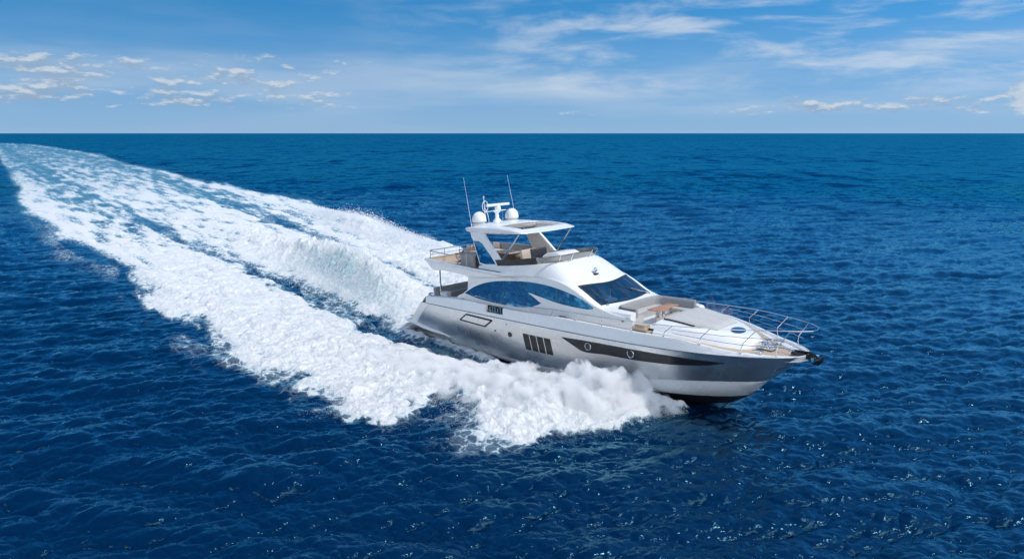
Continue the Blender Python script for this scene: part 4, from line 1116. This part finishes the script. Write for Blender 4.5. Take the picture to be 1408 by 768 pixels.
mb.tube([(9.72, .42, 5.02), (9.92, .42, 4.92)], .04, 6)
mb.build('steering_wheel', M['dark'], con)
mb = MB(); mb.box((10.05, .15, 5.22), (.30, .9, .03), rot=Matrix.Rotation(R(-32), 3, 'Y')); mb.build('instrument_panel', M['dark'], con)
# coaming pad forward and floor mat of the helm side
cushion('side_locker', [((9.3, -1.55, 4.52), (2.6, .8, .48), 0, 0)], M['gelcoat'], bev=.04)
# aft bar unit with grey cover
bar = cushion('bar_cover', [((5.32, -1.95, 4.70), (.50, .66, .78), 0, 0), ((5.90, -1.95, 4.72), (.56, .66, .80), 0, 0)], M['midgrey'], bev=.07)
mb = MB(); mb.box((5.60, -1.95, 4.71), (.06, .69, .83), bevel=.01); mb.build('cover_strap', M['lightgrey'], bar)
mb = MB(); mb.lathe([(.16, 0), (.2, .04), (.2, .10), (.1, .14)], (6.2, -1.95, 4.86), 16, Matrix.Rotation(R(90), 3, 'Y')); mb.lathe([(.16, 0), (.2, .04), (.2, .10), (.1, .14)], (6.2, -1.95, 4.55), 16, Matrix.Rotation(R(90), 3, 'Y'))
mb.build('cover_vent', M['dark'], bar)
# rails round the aft flybridge
mb = MB()
mb.tube([(4.3, -2.38, 4.96), (2.5, -2.40, 5.08), (2.38, -2.3, 5.09), (2.34, 0, 5.09), (2.38, 2.3, 5.09), (2.5, 2.4, 5.08), (6.6, 2.42, 4.98), (7.2, 2.38, 4.80)], .024, 8)
mb.tube([(2.5, -2.40, 4.84), (2.36, -2.3, 4.84), (2.34, 0, 4.84), (2.36, 2.3, 4.84), (2.5, 2.4, 4.84), (6.6, 2.42, 4.75)], .012, 6)
for q in [(2.5, -2.4), (2.36, -1.2), (2.34, 0), (2.36, 1.2), (2.5, 2.4), (3.8, 2.41), (5.1, 2.42), (6.4, 2.42)]: mb.tube([(q[0], q[1], 4.3), (q[0], q[1], 5.07 if q[0] < 6 else 4.98)], .018, 6)
mb.build('flybridge_rail', M['steel'], Yp)

# cockpit: sofa, stern lockers, mooring gear
sf = cushion('cockpit_sofa', [((1.95, .2, 2.10), (.8, 3.4, .46), 0, 0)], M['midgrey'])
cushion('sofa_back', [((1.62, .2, 2.42), (.22, 3.5, .42), 0, -10), ((2.3, 2.1, 2.36), (1.8, .2, .5), 0, 0)], M['midgrey'], sf)
mb = MB(); mb.grid([[(6.0, y, z) for y in lin(-2.2, 2.2, 4)] for z in lin(1.87, 3.95, 3)]); mb.build('saloon_door', M['hullglass'], Yp)
for sg in (-1, 1):
    mb = MB(); P = []
    for x in lin(2.15, 5.4, 16):
        zt = btop(x); P.append([(x, sg * (ykn(x) - .10), zt), (x, sg * (ykn(x) - .40), zt + .03 - .05 * (x < 2.4)), (x, sg * (ykn(x) - .56), zt - .03), (x, sg * (ykn(x) - .57), 1.86)])
    mb.grid(P); mb.build('quarter_coaming', M['gelcoat'], Yp)
    mb = MB(); mb.box((3.55, sg * 2.22, 2.56), (.5, .42, .34), bevel=.08, seg=3); mb.build('winch_locker', M['gelgrey'], Yp)
    mb = MB(); mb.tube([(1.95, sg * 2.30, 2.28), (2.0, sg * 2.30, 2.40), (2.25, sg * 2.34, 2.52), (2.5, sg * 2.34, 2.50), (2.55, sg * 2.34, 2.40)], .04, 8); mb.lathe([(.12, 0), (.12, .04), (.05, .06), (.05, .13), (.1, .15), (0, .16)], (2.15, sg * 2.30, 2.34), 12)
    mb.build('stern_cleat', M['steel'], Yp)

# ------------------------------------------------------------------ foredeck: coachroof with lounge and sunpad
cy_ = spl([15.0, 16.7, 17.5, 18.5, 19.5, 20.4, 21.1, 21.6, 21.85], [2.12, 2.05, 2.0, 1.84, 1.58, 1.24, .86, .42, 0])
cz_ = spl([15.0, 16.7, 17.5, 18.5, 19.5, 20.4, 21.1, 21.6, 21.85], [3.1, 3.0, 2.98, 2.92, 2.80, 2.66, 2.50, 2.36, 2.24])
def crown(x, f): return cz_(x) - .10 * abs(f)**3 * (cz_(x) > 2.3)
mb = MB(); rows = []
def coach_row(x):
    y = max(cy_(x), .004); zd = btop(x) - .15; zt = cz_(x); k = min(1, y / .6); r = [(x, -(y + .30 * k), zd), (x, -(y + .27 * k), zd + .10), (x, -(y + .20 * k), zd + .16), (x, -(y + .18 * k), zd + .2), (x, -(y + .05 * k), max(zt - .16, zd + .21)), (x, -y, max(zt - .11, zd + .22))]
    top = [(x, y * f, crown(x, f)) for f in lin(-.96, .96, 15)]
    return r + top + [(a, -b_, c_) for a, b_, c_ in r[::-1]]
xs_ = [17.86] + lin(18.0, 21.2, 24) + lin(21.3, 21.85, 10)
mb.grid([coach_row(x) for x in xs_]); mb.add(coach_row(17.86), [tuple(range(27))])
mb.build('coachroof', M['gelcoat'], Yp, angle=32)
# side coamings of the lounge (port one runs through, starboard one stops for the steps)
for sg, x1 in ((1, 17.9), (-1, 16.62)):
    mb = MB(); P = []
    for x in lin(15.0, x1, 14):
        zd = btop(x) - .15; zt = ip(x, [15, 16, 17, 17.9], [3.16, 3.14, 3.10, 2.97]); yo = house_y(min(x, 16.75), 2.8) - .03 if x < 16.8 else 2.17
        P.append([(x, sg * (yo + .08 * (x > 16.8)), zd), (x, sg * (yo + .04 * (x > 16.8)), zt - .16), (x, sg * (yo - .05), zt - .05), (x, sg * (yo - .16), zt), (x, sg * 1.78, zt + .02), (x, sg * 1.72, zt - .03), (x, sg * 1.71, 2.45)])
    mb.grid(P); mb.add(P[-1], [tuple(range(7))]); mb.build('lounge_coaming', M['gelcoat'], Yp, angle=40)
mb = MB(); mb.grid([[(x, y, 2.49) for y in lin(-1.75, 1.75, 5)] for x in lin(15.0, 17.9, 5)]); mb.build('lounge_floor', M['gelcoat'], Yp)
mb = MB(); mb.box((17.12, -1.93, 2.58), (.56, .42, .20), bevel=.015); mb.box((17.16, -2.13, 2.50), (.66, .20, .12), bevel=.01); mb.build('lounge_step', M['teak'], Yp)
# U sofa: seat and rolled backrest following a U path
def upath(inset, xa, xl, xr):
    pts = []
    yo = 1.72 - inset
    for t in lin(0, 1, 8): pts.append((xr + (xa + .55 - xr) * t, -yo))
    for a in lin(0, 90, 8)[1:]: pts.append((xa + .55 - .55 * math.sin(R(a)), -yo + .55 - .55 * math.cos(R(a))))
    for t in lin(0, 1, 9)[1:-1]: pts.append((xa - .06 * math.sin(math.pi * t), -yo + .55 + (2 * yo - 1.1) * t))
    for a in lin(0, 90, 8): pts.append((xa + .55 - .55 * math.cos(R(a)), yo - .55 + .55 * math.sin(R(a))))
    for t in lin(0, 1, 8)[1:]: pts.append((xa + .55 + (xl - xa - .55) * t, yo))
    return pts
def usweep(path, prof):
    rows = []
    for i, q in enumerate(path):
        a = Vector(path[max(i - 1, 0)]); b_ = Vector(path[min(i + 1, len(path) - 1)]); t = (b_ - a).normalized(); nrm = Vector((t.y, -t.x))  # points inward or outward
        c_ = Vector((16.9, 0)) - Vector(q)
        if nrm.dot(c_) < 0: nrm = -nrm
        e_ = min(i, len(path) - 1 - i); k = 1
        rows.append([(q[0] + nrm.x * d_, q[1] + nrm.y * d_, z) for d_, z in prof])
    return rows
up_ = upath(0, 15.46, 17.72, 16.62)
mb = MB(); P = usweep(up_, [(.02, 2.5), (.02, 2.84), (.60, 2.84), (.64, 2.80), (.64, 2.5)]); mb.grid(P); mb.add(P[0], [tuple(range(5))]); mb.add(P[-1], [tuple(range(5))])
us_ = mb.build('lounge_sofa', M['lightgrey'], Yp, angle=40)
mb = MB(); P = usweep(up_, [(.02, 2.83), (.0, 3.12), (-.02, 3.20), (.05, 3.25), (.13, 3.22), (.17, 3.12), (.22, 2.84)]); mb.grid(P); mb.add(P[0], [tuple(range(7))]); mb.add(P[-1], [tuple(range(7))])
mb.build('sofa_backrest', M['midgrey'], us_, angle=50)
mb = MB(); mb.tube([(q[0] - 0, q[1] * 1.012, 3.205) for q in up_], .028, 6); mb.build('sofa_piping', M['darkgrey'], us_)
tb2 = cushion('lounge_table', [((16.98, .0, 3.09), (.62, 1.75, .045), 0, 0)], M['orangewood'], bev=.015)
mb = MB(); mb.box((16.98, .45, 2.78), (.36, .10, .60), bevel=.01); mb.build('table_leg', M['steel'], tb2)
mb = MB(); mb.box((16.98, -.35, 2.78), (.36, .10, .60), bevel=.01); mb.build('table_leg', M['steel'], tb2)
mb = MB(); mb.box((17.30, -.1, 2.64), (.06, 2.0, .3), bevel=.01); mb.build('table_locker', M['teak'], tb2)
# sunpad
mb = MB()
def pad_pt(f, g):
    x = 17.95 + f * (20.28 - 17.95); hwid = ip(f, [0, .55, .9, 1], [1.42, 1.32, 1.02, .86]); y = g * hwid
    return x, y
for (ga, gb) in ((-1, -.34), (-.335, .335), (.34, 1)):
    rows = []
    for f in lin(0, 1, 16):
        row = []
        for j in range(9):
            g = ga + (gb - ga) * j / 8; x, y = pad_pt(f, g); edge_j = min(j, 8 - j) / 8 * 1.6 + (.06 if (j < 4) == (ga > -.9) and (j > 4) != (gb > .9) or abs(ga) < .4 and abs(gb) < .4 else 0); e = min(min(f, 1 - f) * 2.3, edge_j, .12) / .12
            row.append((x, y, cz_(x) - .10 * abs(y / cy_(x))**3 + .02 + .085 * (1 - (1 - e)**2)**.5))
        rows.append(row)
    mb.grid(rows)
sp_ = mb.build('sunpad', M['lightgrey'], Yp, angle=60)
mb = MB()
for sg in (-1, 1):
    mb = MB(); mb.tube([(x, y * 1.0 + sg * .03, cz_(x) - .10 * abs(y / cy_(x))**3 + .035) for x, y in [pad_pt(f, sg) for f in lin(0, .62, 12)]], .034, 6); mb.build('pad_rail', M['dark'], sp_)
# bow hatch
mb = MB(); zc = cz_(20.78)
rows = []
for r_ in (0, .25, .34): rows.append([(20.80 + .8 * r_ * math.cos(a), -.05 + 1.35 * r_ * math.sin(a), cz_(20.80 + .8 * r_ * math.cos(a)) + .045 - .03 * (r_ > .3)) for a in lin(0, 2 * math.pi, 29)[:-1]])
mb.grid(rows, closev=True); mb.build('deck_hatch', M['hatchglass'], Yp)

# ------------------------------------------------------------------ bow gear
mb = MB()
zb = btop(22.0) - .12
mb.box((22.05, 0, zb + .05), (.75, .55, .06), bevel=.02)
for yy in (-.22, .22):
    mb.lathe([(.13, 0), (.13, .05), (.07, .08), (.07, .17), (.12, .21), (.12, .25), (0, .26)], (22.0, yy, zb + .07), 14)
mb.box((22.35, 0, zb + .14), (.22, .3, .14), bevel=.03)
wl = mb.build('windlass', M['steel'], Yp)
mb = MB()
for i in range(13):
    x = 22.45 + i * .095; mb.tube([(x + .055 * math.cos(a), (.022 * math.sin(a) if i % 2 else 0), zb + .13 - .012 * i * 0 + (0 if i % 2 else .022 * math.sin(a))) for a in lin(0, 2 * math.pi, 9)[:-1]], .013, 5, closed=True)
mb.build('anchor_chain', M['steel'], wl)
for (x, sg) in ((22.15, -1), (22.15, 1), (13.0, -1), (13.0, 1)):
    mb = MB(); y = sg * ((.98) if x > 20 else ykn(x) - .30); zb2 = btop(x) - .12
    mb.tube([(x - .24, y, zb2 + .13), (x - .1, y, zb2 + .15), (x + .1, y, zb2 + .15), (x + .24, y, zb2 + .13)], .035, 8)
    for d_ in (-.09, .09): mb.lathe([(.06, 0), (.03, .03), (.03, .14)], (x + d_, y, zb2), 8)
    mb.build('deck_cleat', M['steel'], Yp)
# bow roller and anchor
mb = MB()
for yy in (-.13, .13): mb.prism([(23.2, yy, 1.98), (24.05, yy, 1.93), (24.18, yy, 1.80), (24.05, yy, 1.70), (23.6, yy, 1.80), (23.2, yy, 1.90)], (0, .03, 0))
mb.box((23.6, .015, 1.86), (.9, .24, .04))
mb.lathe([(.02, -.12), (.10, -.10), (.05, 0), (.10, .10), (.02, .12)], (24.03, .015, 1.84), 14, Matrix.Rotation(R(90), 3, 'X'))
br = mb.build('bow_roller', M['dark'], Yp)
mb = MB()
mb.tube([(23.3, .015, 1.99), (23.9, .015, 1.99), (24.14, .015, 1.90), (24.27, .015, 1.76), (24.27, .015, 1.62)], [.035, .04, .045, .045, .03], 8)
for sg in (-1, 1):
    mb.prism([(24.26, .015, 1.56), (24.41, .015 + sg * .04, 1.72), (24.35, .015 + sg * .24, 1.80), (24.20, .015 + sg * .26, 1.74), (24.04, .015 + sg * .14, 1.62)], (-.03, 0, -.05))
mb.tube([(24.32, -.28, 1.82), (24.38, 0, 1.90), (24.34, .45, 1.87)], .02, 6)
mb.build('anchor', M['dark'], br, angle=25)
mb = MB(); mb.box((24.2, .015, 1.90), (.12, .06, .12), bevel=.02); mb.lathe([(.0, 0), (.07, .0), (.07, .3), (0, .3)], (24.05, -.14, 1.78), 10, Matrix.Rotation(R(-90), 3, 'X')); mb.build('shackle', M['steel'], br)

br.location = (-.03, 0, .10)
# ------------------------------------------------------------------ guard rails round the foredeck
def rail_xyz(f, sg):
    """f 0 at the after end .. 1 at the pulpit tip"""
    xs = [9.35, 10.9, 12.5, 14.3, 16.8, 18.1, 19.2, 20.7, 22.1, 22.9, 23.5, 23.95, 24.12]
    zs = [2.84, 2.84, 2.90, 2.92, 2.94, 2.96, 3.0, 3.05, 3.08, 3.10, 3.10, 3.09, 3.08]
    x = ip(f, lin(0, 1, 13), xs); z = ip(f, lin(0, 1, 13), zs)
    y = ykn(min(x, 23.0)) - .14
    if x > 22.6: y = spl([22.6, 23.2, 23.7, 23.95, 24.08, 24.12], [ykn(22.6) - .14, 1.02, .70, .46, .22, 0])(x)
    return (x, sg * y, z)
fs = lin(0, .9, 60) + lin(.905, 1, 22)
stb = [rail_xyz(f, -1) for f in fs]; prt = [rail_xyz(f, 1) for f in fs]
mb = MB()
a0 = stb[0]
mb.tube([(a0[0] - .05, a0[1], 2.53), (a0[0] - .04, a0[1], a0[2] - .05)] + stb + prt[::-1][1:] + [(a0[0] - .04, -a0[1], a0[2] - .05), (a0[0] - .05, -a0[1], 2.53)], .019, 8)
def at_x(x, sg): 
    f = min(fs, key=lambda k: abs(rail_xyz(k, sg)[0] - x)); return rail_xyz(f, sg)
for lv, x0 in ((.36, 19.0), (.68, 19.0)):
    for sg in (-1, 1):
        pts = []
        for x in lin(x0, 23.2, 24):
            t = at_x(x, sg); zb_ = btop(x); yb = ykn(x) - .16
            pts.append((x, t[1] * lv + sg * yb * (1 - lv), t[2] * lv + zb_ * (1 - lv)))
        mb.tube(pts, .011, 6)
gr = mb.build('guard_rail', M['steel'], Yp)
for sg in (-1, 1):
    for x, lean in ((10.85, .1), (12.35, .12), (13.9, .14), (15.5, .16), (17.1, .25), (18.65, .4), (20.2, .55), (21.76, .6), (22.95, .5)):
        t = Vector(at_x(min(x + lean, 23.7), sg)); b_ = Vector((x, sg * max(ykn(x) - .13, .1), btop(x) - .01))
        mid = b_ + (t - b_) * .42 + Vector((-.30 * lean, -sg * .05, .0))
        mb = MB(); mb.tube([b_, b_ + (mid - b_) * .5 + Vector((-.03, 0, 0)), mid, mid + (t - mid) * .5, t], .016, 7); mb.lathe([(.045, 0), (.045, .02), (.02, .03)], b_, 8); mb.build('stanchion', M['steel'], gr)
# deckhouse fuel caps and vents along the side deck
for sg in (-1, 1):
    mb = MB(); mb.box((16.25, sg * (house_y(15.95, 2.72) + .005), 2.74), (.14, .02, .05), bevel=.005); mb.build('vent_plate', M['dark'], Yp)
    mb = MB(); mb.box((11.4, sg * (ykn(11.4) - .28), 2.50), (.25, .07, .06), bevel=.02)
    mb.build('deck_fitting', M['steel'], Yp)

# ------------------------------------------------------------------ loose things on the after flybridge: director chairs and a cloth-wrapped bundle
def chair(name, loc, rz, label):
    root = bpy.data.objects.new(name, None); COL.objects.link(root)
    root.matrix_world = BOAT @ Matrix.Translation(Vector(loc)) @ Matrix.Rotation(R(rz), 4, 'Z')
    tag(root, label, 'chair', 'folding chairs on the flybridge deck')
    wood = M['brown']
    mb = MB(); mb.box((0, 0, .46), (.46, .52, .06), bevel=.02); mb.build('seat', M['beige'], root)
    mb = MB(); mb.box((-.27, 0, .78), (.05, .56, .34), rot=Matrix.Rotation(R(-12), 3, 'Y'), bevel=.02); mb.build('backrest', M['beige'], root)
    for sg in (-1, 1):
        mb = MB(); mb.tube([(.26, sg * .29, .68), (-.28, sg * .29, .70)], .028, 6); mb.build('armrest', wood, root)
        mb = MB(); mb.tube([(.25, sg * .28, .0), (-.20, sg * .28, .46), (-.31, sg * .28, .95)], .022, 6); mb.build('leg', wood, root)
        mb = MB(); mb.tube([(-.26, sg * .28, .0), (.22, sg * .28, .46), (.22, sg * .28, .68)], .022, 6); mb.build('leg', wood, root)
    return root
chair('deck_chair', (4.25, -1.45, 4.285), 200, 'beige folding chair beside the grey covered cabinet on the aft flybridge deck')
chair('deck_chair', (3.45, -.55, 4.285), 250, 'beige folding chair farther aft, behind the one beside the grey cabinet')
chair('deck_chair', (3.2, .95, 4.285), 20, 'beige folding chair near the far aft rail of the flybridge')
